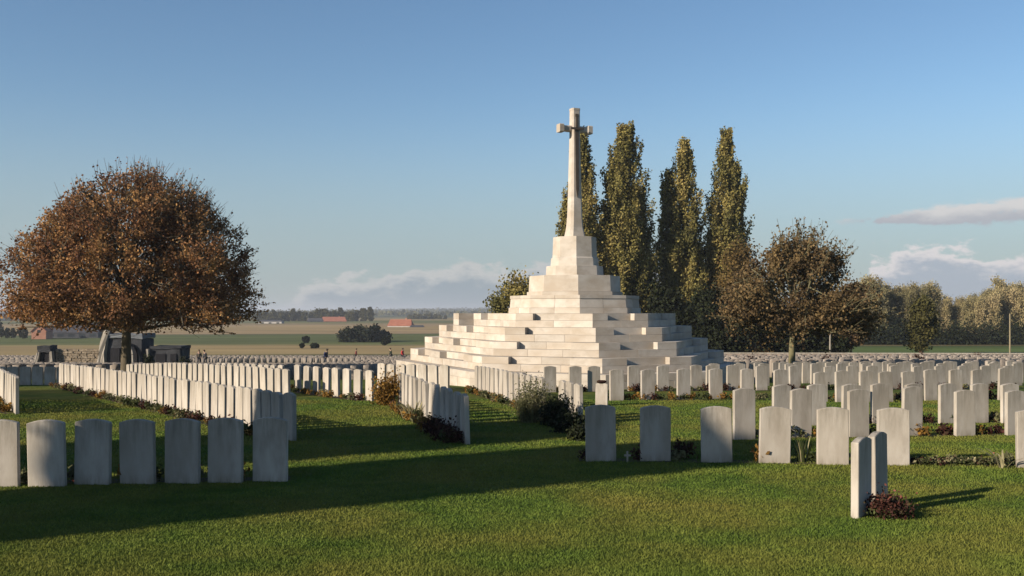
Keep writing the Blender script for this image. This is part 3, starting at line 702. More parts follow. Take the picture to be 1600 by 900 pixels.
# generic bushy tree (used for copses, wood, hedges)
def bushy(h, rad, n, seed, size, mat, trunk=.12, z0=.1, flat=1.0, nc=40, sg=.24, powr=.6, bark=None):
    rs = np.random.default_rng(seed); pts = []; segs = [(np.array([0, 0, -.3]), np.array([0, 0, h * .6]), trunk, trunk * .5)]
    for i in range(nc):
        z = z0 + (1 - z0) * rs.random(); a = rs.uniform(0, 6.28)
        lim = rad * (math.sin(math.pi * min(.999, max(.02, (z - z0) / (1 - z0) * .86 + .12))) ** powr); r = lim * math.sqrt(rs.random())
        c = np.array([math.cos(a) * r, math.sin(a) * r, z * h * .95]); segs.append((np.array([0, 0, z * h * .45]), c, trunk * .35, trunk * .08))
        pts.append(c + rs.normal(0, 1, (n // nc, 3)) * rad * sg * np.array([1, 1, flat]))
    return segs, leaf_mesh(np.concatenate(pts), size)
def bush_thing(name, loc, mat, label, cat, group=None, rz=0, **k):
    sg, lm = bushy(mat=mat, **k); lm2 = lm
    r = empty(name, loc, rz); tag(r, label, cat, group); link('trunk' if cat == 'tree' else 'stem', branch_mesh(sg, 4), M['bark'], r); link('crown' if cat == 'tree' else 'foliage', lm2, mat, r); return r
# olive bush tree left of the monument top
d = 75; bush_thing('bushy_tree', ((806 - 800) / F * d, d, gz(.3, d)), M['leaf_poplar'], 'olive green bushy tree peeping out left of the monument top', 'tree', h=(487 - 424) / F * d + 4.3, rad=1.75, n=7000, seed=3, size=.15, powr=.5)
# dark evergreens filling between and below the poplars
dk = [(1012, 440, 100, 30), (1040, 452, 98, 26), (1092, 380, 108, 34), (1105, 455, 97, 30), (1142, 470, 96.8, 34), (1165, 462, 98.5, 34), (1190, 480, 98, 30), (1215, 488, 97.5, 26), (1262, 488, 98, 32), (1296, 492, 98, 26)]
for i, (px_, top, d, rp) in enumerate(dk):
    x = (px_ - 800) / F * d; z = gz(x, d); h = (487 - top) / F * d + CAM_Z - z
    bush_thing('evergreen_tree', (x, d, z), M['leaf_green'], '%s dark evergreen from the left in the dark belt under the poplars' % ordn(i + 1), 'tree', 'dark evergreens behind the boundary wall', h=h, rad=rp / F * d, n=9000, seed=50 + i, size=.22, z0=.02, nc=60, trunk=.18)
# small trees along the wall
sm = [(1330, 440, 97.5, 22, 'leaf_brown_dark', 'small dark brown tree with a pale trunk just right of the sparse brown tree'), (1441, 466, 100, 19, 'leaf_green2', 'small upright green tree standing alone before the autumn wood'),
      (1160, 385, 99, 42, 'leaf_olive2', 'wide brownish olive tree left of and behind the sparse brown tree'), (1180, 440, 96.9, 32, 'leaf_olive2', 'lower brown bushy tree behind the left side of the sparse brown tree')]
M['leaf_green2'] = nmat('leaves_mid_olive', [(.045, .048, .015), (.10, .088, .024)], .6, .8, coord='World', island_var=.5, trans=.2, spec=.2)
M['leaf_olive2'] = nmat('leaves_brown_olive', [(.07, .045, .016), (.15, .10, .03)], .6, .8, coord='World', island_var=.5, trans=.2, spec=.2)
for i, (px_, top, d, rp, mt, lab) in enumerate(sm):
    x = (px_ - 800) / F * d; z = gz(x, d); h = (487 - top) / F * d + CAM_Z - z
    bush_thing('small_tree', (x, d, z), M[mt], lab, 'tree', None, h=h, rad=rp / F * d, n=8000, seed=80 + i, size=.18, z0=.22 if i < 2 else .05, nc=60, powr=.5, trunk=.13)
# autumn wood on the right: individual crowns, a few shapes copied
def wood():
    protos = []
    for s in range(4):
        h = 11.5 + s * .5; rs = np.random.default_rng(200 + s); segs = [(np.array([0, 0, -.3]), np.array([0, 0, h * .9]), .22, .05)]; pts = []
        for i in range(70):
            z0 = h * (.03 + .80 * rs.random()); a = rs.uniform(0, 6.28); rr = rs.uniform(.6, 2.7) * (1 - .35 * z0 / h); ln = h * rs.uniform(.14, .24)
            p0 = np.array([0, 0, z0]); p1 = np.array([math.cos(a) * rr, math.sin(a) * rr, min(h, z0 + ln)])
            segs.append((p0, p1, .07, .02)); t = rs.random((150, 1)) ** .6
            pts.append(p0 + (p1 - p0) * t + rs.normal(0, 1, (150, 3)) * np.array([.3, .3, .5]))
        r = empty('autumn_tree'); link('trunk', branch_mesh(segs, 4), M['bark'], r); link('crown', leaf_mesh(np.concatenate(pts), .2, up=.8), M['leaf_wood'], r); protos.append(r)
    first = {}
    rs = random.Random(5); k = 0
    for row, (d, lo) in enumerate(((205, 0), (220, 1), (238, 2))):
        px_ = 1318 + row * 9
        while px_ < 1640:
            p = protos[rs.randrange(4)]
            o = p if p.name not in first else copy_tree(p)
            first[p.name] = 1
            x = (px_ - 800) / F * d; top = 451 + 6 * math.sin(px_ / 38.0) + 5 * math.sin(px_ / 17.0 + 1) + rs.uniform(-3, 4) + (8 if 1470 < px_ < 1560 else 0) + (6 if row == 0 else 0)
            z = gz(x, d); h = (487 - top) / F * d + CAM_Z - z; s = h / 12.2
            o.location = (x, d + rs.uniform(-2, 2), z); o.scale = (s * rs.uniform(.9, 1.15), s, s); o.rotation_euler = (0, 0, rs.uniform(0, 6.28))
            tag(o, ('%s tree from the left in the %s rank of the tan autumn wood' % (ordn(k + 1), ('front', 'middle', 'back')[row])), 'tree', 'trees of the autumn wood on the right')
            k += 1; px_ += rs.uniform(15, 21)
        k = 0
wood()
# undergrowth and clipped bushes along the foot of the wood
ug = []
rs = np.random.default_rng(9)
for i in range(330):
    px_ = 1335 + 300 * rs.random(); d = 196 + 8 * rs.random(); x = (px_ - 800) / F * d; hh = rs.uniform(1.2, 4.5)
    ug.append(np.array([x, d, gz(x, d)]) + np.abs(rs.normal(0, 1, (110, 3))) * np.array([1, .8, hh * .55]) * np.where(rs.random((110, 3)) < .5, -1, 1) * np.array([1, 1, 0]) + np.abs(rs.normal(0, 1, (110, 3))) * np.array([0, 0, hh * .5]))
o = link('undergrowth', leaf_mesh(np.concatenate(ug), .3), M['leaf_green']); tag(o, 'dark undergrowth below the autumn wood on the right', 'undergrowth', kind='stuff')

# off-frame trees whose shadows fall across the lawn
def shade_tree(x, y, h, rad, n, seed, lab, sharp=True):
    rs = np.random.default_rng(seed); z = gz(x, y); u = rs.random(n); zz = u * h
    lim = rad * np.minimum(1, np.maximum(.0, (1 - ((zz - h * .80) / (h * .20)).clip(0, 1) ** 2.0)) ** .5)
    a = rs.uniform(0, 6.28, n); r = lim * np.sqrt(rs.random(n)) ; C = np.stack([np.cos(a) * r, np.sin(a) * r, zz], 1) + rs.normal(0, .06, (n, 3))
    t = empty('column_yew', (x, y, z)); tag(t, lab, 'tree')
    link('trunk', branch_mesh([(np.array([0, 0, -.3]), np.array([0, 0, h * .9]), .5, .1)], 6), M['bark'], t); link('crown', leaf_mesh(C, .26), M['leaf_green'], t)
e1 = np.array([math.sin(R(SUN_AZ)), math.cos(R(SUN_AZ))]); e2 = np.array([-e1[1], e1[0]])
def shade_pos(c, s_tip, h):
    s0 = s_tip - h / math.tan(R(SUN_EL)); p = e1 * s0 + e2 * c; return p
p = shade_pos(10.92, 11.5, 9.2); shade_tree(p[0], p[1], 9.2, 1.46, 26000, 1, 'dense dark column yew to the left of the camera, outside the picture')
p = shade_pos(15.2, 10.6, 9.2); shade_tree(p[0], p[1], 9.2, 1.95, 34000, 2, 'wider dense column yew farther left, outside the picture')
p = e1 * -9 + e2 * 38.3
shade_tree(p[0], p[1], 6.0, 2.1, 16000, 3, 'dense yew beyond the left picture edge shading the far left row')

# ---------------------------------------------------------------- planting on the lawn
def blades(n, h, spread, lean, w, seed, kind=0):
    """arching strap leaves from the ground"""
    rs = np.random.default_rng(seed); V = []; Fq = []; b = 0
    for i in range(n):
        a = rs.uniform(0, 6.28); r = spread * math.sqrt(rs.random()); x, y_ = math.cos(a) * r, math.sin(a) * r
        d = np.array([math.cos(a), math.sin(a)]) * lean * rs.uniform(.3, 1.2); hh = h * rs.uniform(.6, 1.05); pr = np.array([-math.sin(a), math.cos(a)]); ww = w * rs.uniform(.7, 1.2)
        for k, t in enumerate((0, .45, .8, 1)):
            c = np.array([x, y_]) + d * hh * t ** 1.7; z = hh * (t - .22 * t ** 3 * lean); q = ww * (1, .9, .55, .08)[k]
            V += [(c[0] - pr[0] * q, c[1] - pr[1] * q, z), (c[0] + pr[0] * q, c[1] + pr[1] * q, z)]
        for k in range(3): Fq.append((b + 2 * k, b + 2 * k + 1, b + 2 * k + 3, b + 2 * k + 2))
        b += 8
    return npmesh('blades', V, Fq)
def lowleaf(n, rad, h, size, seed, lumps=5):
    rs = np.random.default_rng(seed); pts = []
    for i in range(lumps):
        a = rs.uniform(0, 6.28); r = rad * .6 * math.sqrt(rs.random()); c = np.array([math.cos(a) * r, math.sin(a) * r, h * rs.uniform(.3, .75)])
        pts.append(c + rs.normal(0, 1, (n // lumps, 3)) * np.array([rad * .3, rad * .3, h * .26]))
    C = np.concatenate(pts); C[:, 2] = np.abs(C[:, 2]) + .01; return leaf_mesh(C, size)
def plant(name, loc, parts, label, cat='plant', group=None, s=1.0, rz=0.0):
    r = empty(name, loc, rz); tag(r, label, cat, group); r.scale = (s, s, s)
    for (pn, me, mt) in parts:
        q = link(pn, me, mt, r)
        if pn in ('flower_head', 'leaf_clump', 'dead_stem'): q['kind'] = 'stuff'
    return r
def stems(n, h, spread, seed, r=.006):
    rs = np.random.default_rng(seed); sg = []
    for i in range(n):
        a = rs.uniform(0, 6.28); q = spread * rs.random(); sg.append((np.array([0, 0, -.03]), np.array([math.cos(a) * q, math.sin(a) * q, h * rs.uniform(.6, 1)]), r, r * .4))
    return branch_mesh(sg, 3)
# red plant by the pair
c = P(1388, 808)
plant('red_flowering_plant', c, [('stem', stems(14, .28, .18, 1, .004), M['bark']), ('foliage', lowleaf(1500, .20, .17, .022, 2, 9), M['leaf_red']), ('leaf_clump', lowleaf(600, .24, .09, .022, 3, 8), M['leaf_mid']), ('flower_head', lowleaf(90, .20, .24, .018, 4, 7), M['red_petal'])], 'low dark red leaved plant at the foot of the edge on pair')
c = P(1258, 724)
plant('spiky_plant', (c.x, c.y + .1, c.z), [('leaf_clump', blades(26, .42, .10, .45, .008, 5), M['leaf_mid']), ('dead_stem', blades(7, .40, .06, .55, .012, 6), M['leaf_pale'])], 'spiky green plant with pale stems left of a sunlit front row headstone')
c = P(1564, 731)
plant('spiky_plant', (c.x, c.y - .05, c.z), [('leaf_clump', blades(11, .34, .04, 1.2, .018, 8), M['leaf_pale'])], 'pale yellow strap leaved plant in the bed near the right picture edge')
for i, px_ in enumerate((1432, 1447, 1462, 1478, 1496, 1512, 1530, 1546, 1578)):
    c = P(px_, 728); rs_ = random.Random(i)
    plant('bed_plant', (c.x, c.y + .12, c.z), [('leaf_clump', lowleaf(70, .17, .07, .032, 30 + i, 4), M['leaf_pale'] if i % 2 == 0 else M['leaf_sage']), ('foliage', lowleaf(150, .19, .07, .03, 60 + i, 4), M['leaf_red' if i % 3 == 0 else 'leaf_mid'])],
          '%s low pale leaved plant from the left in the front right bed' % ordn(i + 1), 'plant', 'low plants in the bed of the front right row')
c = P(1068, 718); plant('bed_plant', (c.x, c.y + .15, c.z), [('foliage', lowleaf(300, .22, .20, .035, 71, 7), M['leaf_red']), ('stem', stems(8, .26, .2, 72), M['bark'])], 'dark leaved rose bush between the second and third front right headstones')
c = P(852, 668)
# big grey-green shrub, orange shrub, straw plant, dark red bushes
c = P(835, 662)
plant('grey_green_shrub', (c.x - .05, c.y + .35, c.z), [('stem', stems(40, .75, .45, 12, .01), M['bark']), ('leaf_clump', blades(260, .85, .36, .30, .008, 13), M['leaf_sage']), ('foliage', lowleaf(4200, .50, .86, .032, 14, 22), M['leaf_sage'])], 'large grey-green upright feathery shrub among the headstones in the centre', 'shrub', None, .78)
c = P(872, 668)
plant('dark_shrub', (c.x, c.y + .3, c.z), [('stem', stems(20, .5, .35, 15, .01), M['bark']), ('foliage', lowleaf(2600, .40, .52, .045, 16, 14), M['leaf_green'])], 'dark shaded shrub at the lower right of the grey-green one', 'shrub', None, .85)
c = P(606, 634)
plant('orange_shrub', (c.x, c.y + .2, c.z), [('stem', stems(30, .55, .35, 17, .01), M['bark']), ('foliage', lowleaf(2300, .40, .62, .04, 18, 16), M['leaf_orange'])], 'round orange-brown shrub at the far end of a headstone row', 'shrub')
c = P(645, 655)
plant('straw_plant', c, [('leaf_clump', blades(46, .46, .22, .7, .014, 19), M['leaf_pale']), ('foliage', lowleaf(400, .35, .16, .045, 20, 7), M['leaf_mid'])], 'pale straw coloured strap leaved plant below the orange shrub', 'plant')
for i, (px_, py_, s_, mt, lab) in enumerate([(668, 672, .8, 'leaf_orange', 'brownish low bush right of the straw plant'), (680, 680, .8, 'leaf_red', 'upper dark red bush at the foot of the shaded row'), (694, 688, .85, 'leaf_red', 'middle dark red bush at the foot of the shaded row'), (708, 693, .7, 'leaf_red', 'nearest dark red bush at the end of the shaded row'),
                                         (905, 688, .8, 'leaf_green', 'dark bush in shade left of the front right row'), (890, 676, 1.1, 'leaf_green', 'dark low bush in front of the two central headstones')]):
    c = P(px_, py_); plant('low_bush', c, [('foliage', lowleaf(700, .27, .28, .045, 90 + i, 8), M[mt]), ('stem', stems(8, .22, .2, 95 + i), M['bark'])], lab, 'bush', None, s_)
# low plants along the lit side of the running rows
protoL = [[('foliage', lowleaf(120, .14, .13, .04, 110, 3), M['leaf_mid'])], [('foliage', lowleaf(120, .15, .15, .04, 111, 3), M['leaf_orange'])], [('foliage', lowleaf(110, .13, .12, .04, 112, 3), M['leaf_sage']), ('flower_head', lowleaf(16, .13, .14, .02, 113, 3), M['red_petal'])], [('foliage', lowleaf(120, .15, .16, .04, 114, 3), M['leaf_red'])]]
def bed(p0, p1, n, off, nm, short):
    p0 = Vector(p0); p1 = Vector(p1); t = (p1 - p0).normalized(); nrm = Vector((-t.y, t.x)) * off
    # bed of bare soil under the plants
    w = .16; V = []; k = 16
    for i in range(k + 1):
        q = p0.lerp(p1, i / k) + nrm * .6
        for s_ in (-1, 1):
            jit = random.uniform(.8, 1.15); v = q + Vector((-t.y, t.x)) * (w * s_ * jit); V.append((v.x, v.y, gz(v.x, v.y) + .006))
    so = link('flower_bed', pymesh('flower_bed', V, [(2 * i, 2 * i + 1, 2 * i + 3, 2 * i + 2) for i in range(k)]), M['soil']); so['kind'] = 'structure'
    for i in range(n):
        f = (i + random.uniform(.1, .9)) / n; q = p0.lerp(p1, f) + nrm * random.uniform(.7, 1.4)
        plant('bed_plant', (q.x, q.y, gz(q.x, q.y)), random.choice(protoL), '%s low plant along the foot of the %s' % (ordn(i + 1), nm), 'plant', 'low plants at the foot of the %s' % nm, random.uniform(.7, 1.25), random.uniform(0, 6))
bed((-3.66, 16.35), (-14.64, 32.3), 52, .22, 'long diagonal row on the left', '')
bed((-3.66, 25.6), (-6.35, 29.5), 14, .25, 'spaced row left of the orange shrub', '')
bed((-.75, 15.9), (-2.72, 24.2), 16, .26, 'row by the orange shrub', '')
bed((1.30, 19.3), (-1.04, 29.4), 30, .28, 'row running into the grey-green shrub', '')
bed((-10.75, 21.6), (-13.4, 26.0), 10, .22, 'row cut by the left picture edge', '')
for rn, spec, al in rows:
    a = P(spec[0][0] - 8, spec[0][3]); b = P(spec[-1][1] + 12, spec[-1][3])
    bed((a.x, a.y + .12), (b.x, b.y + .12), 3 * len(spec), .08, rn, '')
a = P(905, 721); b = P(1650, 730); bed((a.x, a.y + .10), (b.x, b.y + .10), 12, .05, 'front right row', '')
a = P(-25, 759); b = P(450, 751); bed((a.x, a.y + .12), (b.x, b.y + .12), 8, .05, 'front left row', '')
# wreath on the small bright stone, small wooden cross
wr = MB()
for i in range(14):
    a0, a1 = i / 14 * 6.283, (i + 1) / 14 * 6.283; wr.tube((math.cos(a0) * .09, math.sin(a0) * .06, .03), (math.cos(a1) * .09, math.sin(a1) * .06, .03), .035, .035, 5)
o = link('wreath', wr.mesh('wreath'), M['leaf_red'], None, (c2.x, c2.y, c2.z + .76 * .72)); tag(o, 'small dark wreath lying on top of the small bright headstone', 'wreath')
c = P(980, 722); cx = MB(); cx.box(-.012, .012, -.006, .006, -.05, .15); cx.box(-.045, -.0125, -.005, .005, .08, .105); cx.box(.0125, .045, -.005, .005, .08, .105)
o = link('remembrance_cross', cx.mesh('remembrance_cross'), M['headstone'], None, (c.x, c.y - .02, c.z)); tag(o, 'tiny pale remembrance cross stuck in the grass between two shaded front headstones', 'cross')

# ---------------------------------------------------------------- boundary wall on the right
def wall_run(pa, pb, h, t, lab, blk=1.6):
    pa = Vector(pa); pb = Vector(pb); L_ = (pb - pa).length; dr = (pb - pa) / L_; rz = math.atan2(dr.y, dr.x)
    r = empty('boundary_wall', (pa.x, pa.y, gz(pa.x, pa.y)), 0); tag(r, lab, 'wall')
    n = int(L_ / blk)
    for i in range(n):
        c = pa + dr * (i + .5) * blk; z = gz(c.x, c.y) - r.location.z
        m1 = MB().cbox((c.x - pa.x, c.y - pa.y, z + h / 2 - .2), (blk - .01, t, h + .4), rz); link('wall_panel', m1.mesh('wall_panel'), M['wall_pink'], r)
        m2 = MB().cbox((c.x - pa.x, c.y - pa.y, z + h + .05), (blk - .006, t + .12, .1), rz); link('coping_stone', m2.mesh('coping_stone'), M['headstone'], r)
wall_run((13.5, 94.5), (52, 90.0), .75, .4, 'long low pinkish stone boundary wall before the trees on the right')
wall_run((7.5, 60.5), (12.6, 60.5), .5, .5, 'short low stone wall just right of the monument base', 1.25)

# ---------------------------------------------------------------- bunkers and ruins on the left
def roughen(me, amp, seed, cuts=3):
    bm = bmesh.new(); bm.from_mesh(me); bmesh.ops.subdivide_edges(bm, edges=bm.edges, cuts=cuts, use_grid_fill=True); rr = random.Random(seed)
    for v in bm.verts: v.co += Vector((rr.uniform(-amp, amp), rr.uniform(-amp, amp), rr.uniform(-amp, amp)))
    bm.to_mesh(me); bm.free(); return me
d = 86.0
def X(px_, d_): return (px_ - 800) / F * d_
def S(p, d_=86.0): return p / F * d_
# main pillbox, x 152..225 y 513..563
bx = X(188, d); bz = gz(bx, d); r = empty('concrete_bunker', (bx, d, bz)); r.scale = (1, 1, 1.34); tag(r, 'ruined dark concrete bunker with pale left corner behind the tree trunk', 'bunker')
b = r
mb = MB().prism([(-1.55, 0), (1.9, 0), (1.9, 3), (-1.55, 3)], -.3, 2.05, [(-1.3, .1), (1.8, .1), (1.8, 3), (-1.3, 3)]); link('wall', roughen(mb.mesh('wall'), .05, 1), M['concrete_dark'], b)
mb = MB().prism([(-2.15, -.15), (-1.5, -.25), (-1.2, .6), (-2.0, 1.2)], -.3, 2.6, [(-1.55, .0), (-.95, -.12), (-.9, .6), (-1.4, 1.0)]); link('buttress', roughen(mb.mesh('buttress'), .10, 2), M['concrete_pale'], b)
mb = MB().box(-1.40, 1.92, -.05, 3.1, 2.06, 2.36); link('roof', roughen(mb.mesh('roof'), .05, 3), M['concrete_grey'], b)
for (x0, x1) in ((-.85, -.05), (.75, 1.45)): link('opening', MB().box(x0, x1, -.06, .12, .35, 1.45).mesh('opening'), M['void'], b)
ar = MB()
for i in range(8):
    a0, a1 = i / 8 * 1.5, (i + 1) / 8 * 1.5; ar.tube((.25 + math.sin(a0) * .95, -.35, 1.0 + math.cos(a0) * .85), (.25 + math.sin(a1) * .95, -.35, 1.0 + math.cos(a1) * .85), .10, .10, 5)
ar.tube((1.2, -.35, 1.02), (1.25, -.35, -.2), .10, .13, 5); link('arch_rib', ar.mesh('arch_rib'), M['concrete_pale'], b)
# rubble wall x 82..152, y 539..562
r = empty('rubble_wall', (X(118, d), d + .5, gz(X(118, d), d))); tag(r, 'low wall of tan rubble stones left of the dark bunker', 'wall')
rs_ = random.Random(3); m_rub = nmat('rubble_stone', [(.17, .13, .085), (.30, .25, .19)], 2, .95, .7, 12, obj_var=.25)
zrow = 0
while zrow < 1.7:
    x_ = -1.95; hr = rs_.uniform(.17, .26)
    while x_ < 1.9:
        w_ = rs_.uniform(.25, .5); me = MB().box(x_ + .015, x_ + w_ - .015, rs_.uniform(-.06, .02), .6, zrow + .012, zrow + hr - .012).mesh('stone'); link('stone', roughen(me, .018, int(x_ * 100), 1), m_rub, r); x_ += w_
    zrow += hr
# small flat-topped ruin x 52..85, y 534..560
r = empty('bunker_ruin', (X(69, d), d, gz(X(69, d), d))); r.scale = (1, 1, 1.5); tag(r, 'small flat topped concrete ruin with pale splayed sides at the far left', 'ruin')
link('roof', roughen(MB().box(-.55, .55, -.1, 1.3, 1.05, 1.42).mesh('roof'), .04, 5), M['concrete_dark'], r)
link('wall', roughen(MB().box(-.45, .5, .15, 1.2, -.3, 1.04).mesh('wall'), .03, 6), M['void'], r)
link('side_pier', roughen(MB().prism([(-1.0, -.2), (-.7, -.2), (-.7, .3), (-1.0, .3)], -.2, 1.04, [(-.6, -.1), (-.35, -.1), (-.35, .3), (-.6, .3)]).mesh('side_pier'), .03, 7), M['concrete_pale'], r)
link('side_pier', roughen(MB().prism([(.5, -.2), (.85, -.2), (.85, .3), (.5, .3)], -.2, 1.1, [(.5, -.1), (.72, -.1), (.72, .3), (.5, .3)]).mesh('side_pier'), .03, 8), M['concrete_pale'], r)
# long dark flat bunker x 228..292, y 534..558
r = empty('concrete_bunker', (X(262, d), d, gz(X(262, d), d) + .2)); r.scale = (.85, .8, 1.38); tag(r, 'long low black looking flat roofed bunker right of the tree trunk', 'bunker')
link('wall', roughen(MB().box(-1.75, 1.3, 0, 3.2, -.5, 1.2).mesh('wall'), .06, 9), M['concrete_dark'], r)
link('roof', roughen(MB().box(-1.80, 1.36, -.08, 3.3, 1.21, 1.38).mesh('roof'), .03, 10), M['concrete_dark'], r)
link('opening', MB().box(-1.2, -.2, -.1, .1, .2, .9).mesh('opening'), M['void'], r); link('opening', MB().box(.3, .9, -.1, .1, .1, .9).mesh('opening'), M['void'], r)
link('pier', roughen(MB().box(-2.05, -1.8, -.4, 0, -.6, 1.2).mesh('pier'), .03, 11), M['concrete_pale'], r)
c = Vector((X(290, 84), 84, gz(X(290, 84), 84))); plant('low_bush', c, [('foliage', lowleaf(900, .7, .95, .12, 130, 8), M['leaf_green'])], 'dark rounded bush at the right end of the long black bunker', 'bush')
c = Vector((X(232, 70), 70, gz(X(232, 70), 70))); plant('low_bush', c, [('foliage', lowleaf(700, .35, 1.1, .1, 131, 8), M['leaf_green'])], 'narrow dark bush just right of the big tree trunk', 'bush')

# ---------------------------------------------------------------- people
SKIN = nmat('skin', [(.38, .24, .17), (.45, .29, .21)], 5, .6)
HAIR = nmat('hair_dark', [(.03, .022, .016), (.06, .045, .03)], 12, .8)
TROUS = nmat('dark_trousers', [(.025, .027, .035), (.045, .048, .06)], 5, .9)
def skin_mesh(name, verts, edges, radii, sub=1):
    me = bpy.data.meshes.new(name); me.from_pydata(verts, edges, []); ob = bpy.data.objects.new(name, me); COL.objects.link(ob)
    md = ob.modifiers.new('skin', 'SKIN'); 
    for i, r_ in enumerate(radii): ob.data.skin_vertices[0].data[i].radius = (r_, r_)
    ob.data.skin_vertices[0].data[0].use_root = True
    s = ob.modifiers.new('sub', 'SUBSURF'); s.levels = sub; s.render_levels = sub
    dg = bpy.context.evaluated_depsgraph_get(); m2 = bpy.data.meshes.new_from_object(ob.evaluated_get(dg)); bpy.data.objects.remove(ob); m2.name = name
    m2.polygons.foreach_set('use_smooth', [True] * len(m2.polygons)); return m2
def person(x, y, rz, coat_cols, label, lean=.1, stride=.18, h=1.0, bag=None):
    r = empty('person', (x, y, gz(x, y)), rz); r.scale = (h, h, h); tag(r, label, 'person', None)
    L_ = lean
    j = {'pel': (0, 0, .95), 'sp': (0, -.04 * L_ * 5, 1.2), 'ch': (0, -.35 * L_, 1.40), 'nk': (0, -.55 * L_, 1.52), 'hd0': (0, -.62 * L_ - .01, 1.60), 'hd': (0, -.66 * L_ - .015, 1.68), 'hdt': (0, -.66 * L_, 1.73),
         'hl': (-.10, 0, .90), 'kl': (-.11, -stride, .50), 'al': (-.11, -stride * .6, .09), 'tl': (-.11, -stride * .6 - .16, .04),
         'hr': (.10, 0, .90), 'kr': (.11, stride * .1, .49), 'ar': (.11, stride, .10), 'tr': (.11, stride - .15, .04),
         'sl': (-.19, -.37 * L_, 1.42), 'el': (-.25, -.2 * L_ + .03, 1.13), 'wl': (-.22, -.18 - L_ * .2, .92), 'gl': (-.21, -.24 - L_ * .2, .85),
         'sr': (.19, -.37 * L_, 1.42), 'er': (.25, -.2 * L_ + .03, 1.13), 'wr': (.22, -.14 - L_ * .2, .92), 'gr': (.21, -.2 - L_ * .2, .85)}
    ks = list(j); ix = {k: i for i, k in enumerate(ks)}
    E_ = [('pel', 'sp'), ('sp', 'ch'), ('ch', 'nk'), ('nk', 'hd0'), ('hd0', 'hd'), ('hd', 'hdt'), ('pel', 'hl'), ('hl', 'kl'), ('kl', 'al'), ('al', 'tl'), ('pel', 'hr'), ('hr', 'kr'), ('kr', 'ar'), ('ar', 'tr'), ('ch', 'sl'), ('sl', 'el'), ('el', 'wl'), ('wl', 'gl'), ('ch', 'sr'), ('sr', 'er'), ('er', 'wr'), ('wr', 'gr')]
    rd = {'pel': .13, 'sp': .12, 'ch': .14, 'nk': .055, 'hd0': .075, 'hd': .095, 'hdt': .07, 'hl': .085, 'kl': .055, 'al': .04, 'tl': .035, 'hr': .085, 'kr': .055, 'ar': .04, 'tr': .035, 'sl': .06, 'el': .042, 'wl': .03, 'gl': .032, 'sr': .06, 'er': .042, 'wr': .03, 'gr': .032}
    link('body', skin_mesh('body', [j[k] for k in ks], [(ix[a], ix[b_]) for a, b_ in E_], [rd[k] for k in ks]), SKIN, r)
    def sub_(names, edges, grow, rds=None):
        jj = [j[k] for k in names]; return skin_mesh('cloth', jj, [(names.index(a), names.index(b_)) for a, b_ in edges], [(rds or rd)[k] + grow for k in names])
    cm = nmat('coat', coat_cols, 4, .9)
    link('coat', sub_(['sp', 'pel', 'ch', 'sl', 'el', 'wl', 'sr', 'er', 'wr'], [('pel', 'sp'), ('sp', 'ch'), ('ch', 'sl'), ('sl', 'el'), ('el', 'wl'), ('ch', 'sr'), ('sr', 'er'), ('er', 'wr')], .035), cm, r)
    link('trousers', sub_(['pel', 'hl', 'kl', 'al', 'hr', 'kr', 'ar'], [('pel', 'hl'), ('hl', 'kl'), ('kl', 'al'), ('pel', 'hr'), ('hr', 'kr'), ('kr', 'ar')], .022), TROUS, r)
    link('hair', skin_mesh('hair', [(0, j['hd'][1] + .02, 1.70), (0, j['hd'][1] + .01, 1.755), (0, j['hd'][1] + .05, 1.66)], [(0, 1), (0, 2)], [.1, .075, .07]), HAIR, r)
    return r
person(X(508, 112), 112, R(60), [(.010, .016, .06), (.018, .03, .10)], 'person in a navy blue coat leaning forward among the far headstones', lean=.45, stride=.25, h=1.06)
person(X(556, 142), 142, R(100), [(.12, .025, .02), (.20, .05, .04)], 'small distant person in a dark reddish top, right of the navy coated one', lean=.15)
person(X(611, 138), 138, R(-60), [(.012, .02, .014), (.03, .04, .025)], 'distant person in a dark green coat left of the red coated one', lean=.2, h=1.05)
person(X(628.5, 136), 136, R(70), [(.45, .02, .03), (.62, .05, .05)], 'distant person in a bright red coat near the monument edge', lean=.15, h=1.05)
person(X(311, 110), 110, R(20), [(.07, .06, .045), (.12, .10, .08)], 'person in a drab brown coat right of the long black bunker', lean=.1)
person(X(321.5, 110), 110, R(-40), [(.025, .025, .03), (.05, .05, .06)], 'person in a dark coat walking right of the drab coated one', lean=.35)

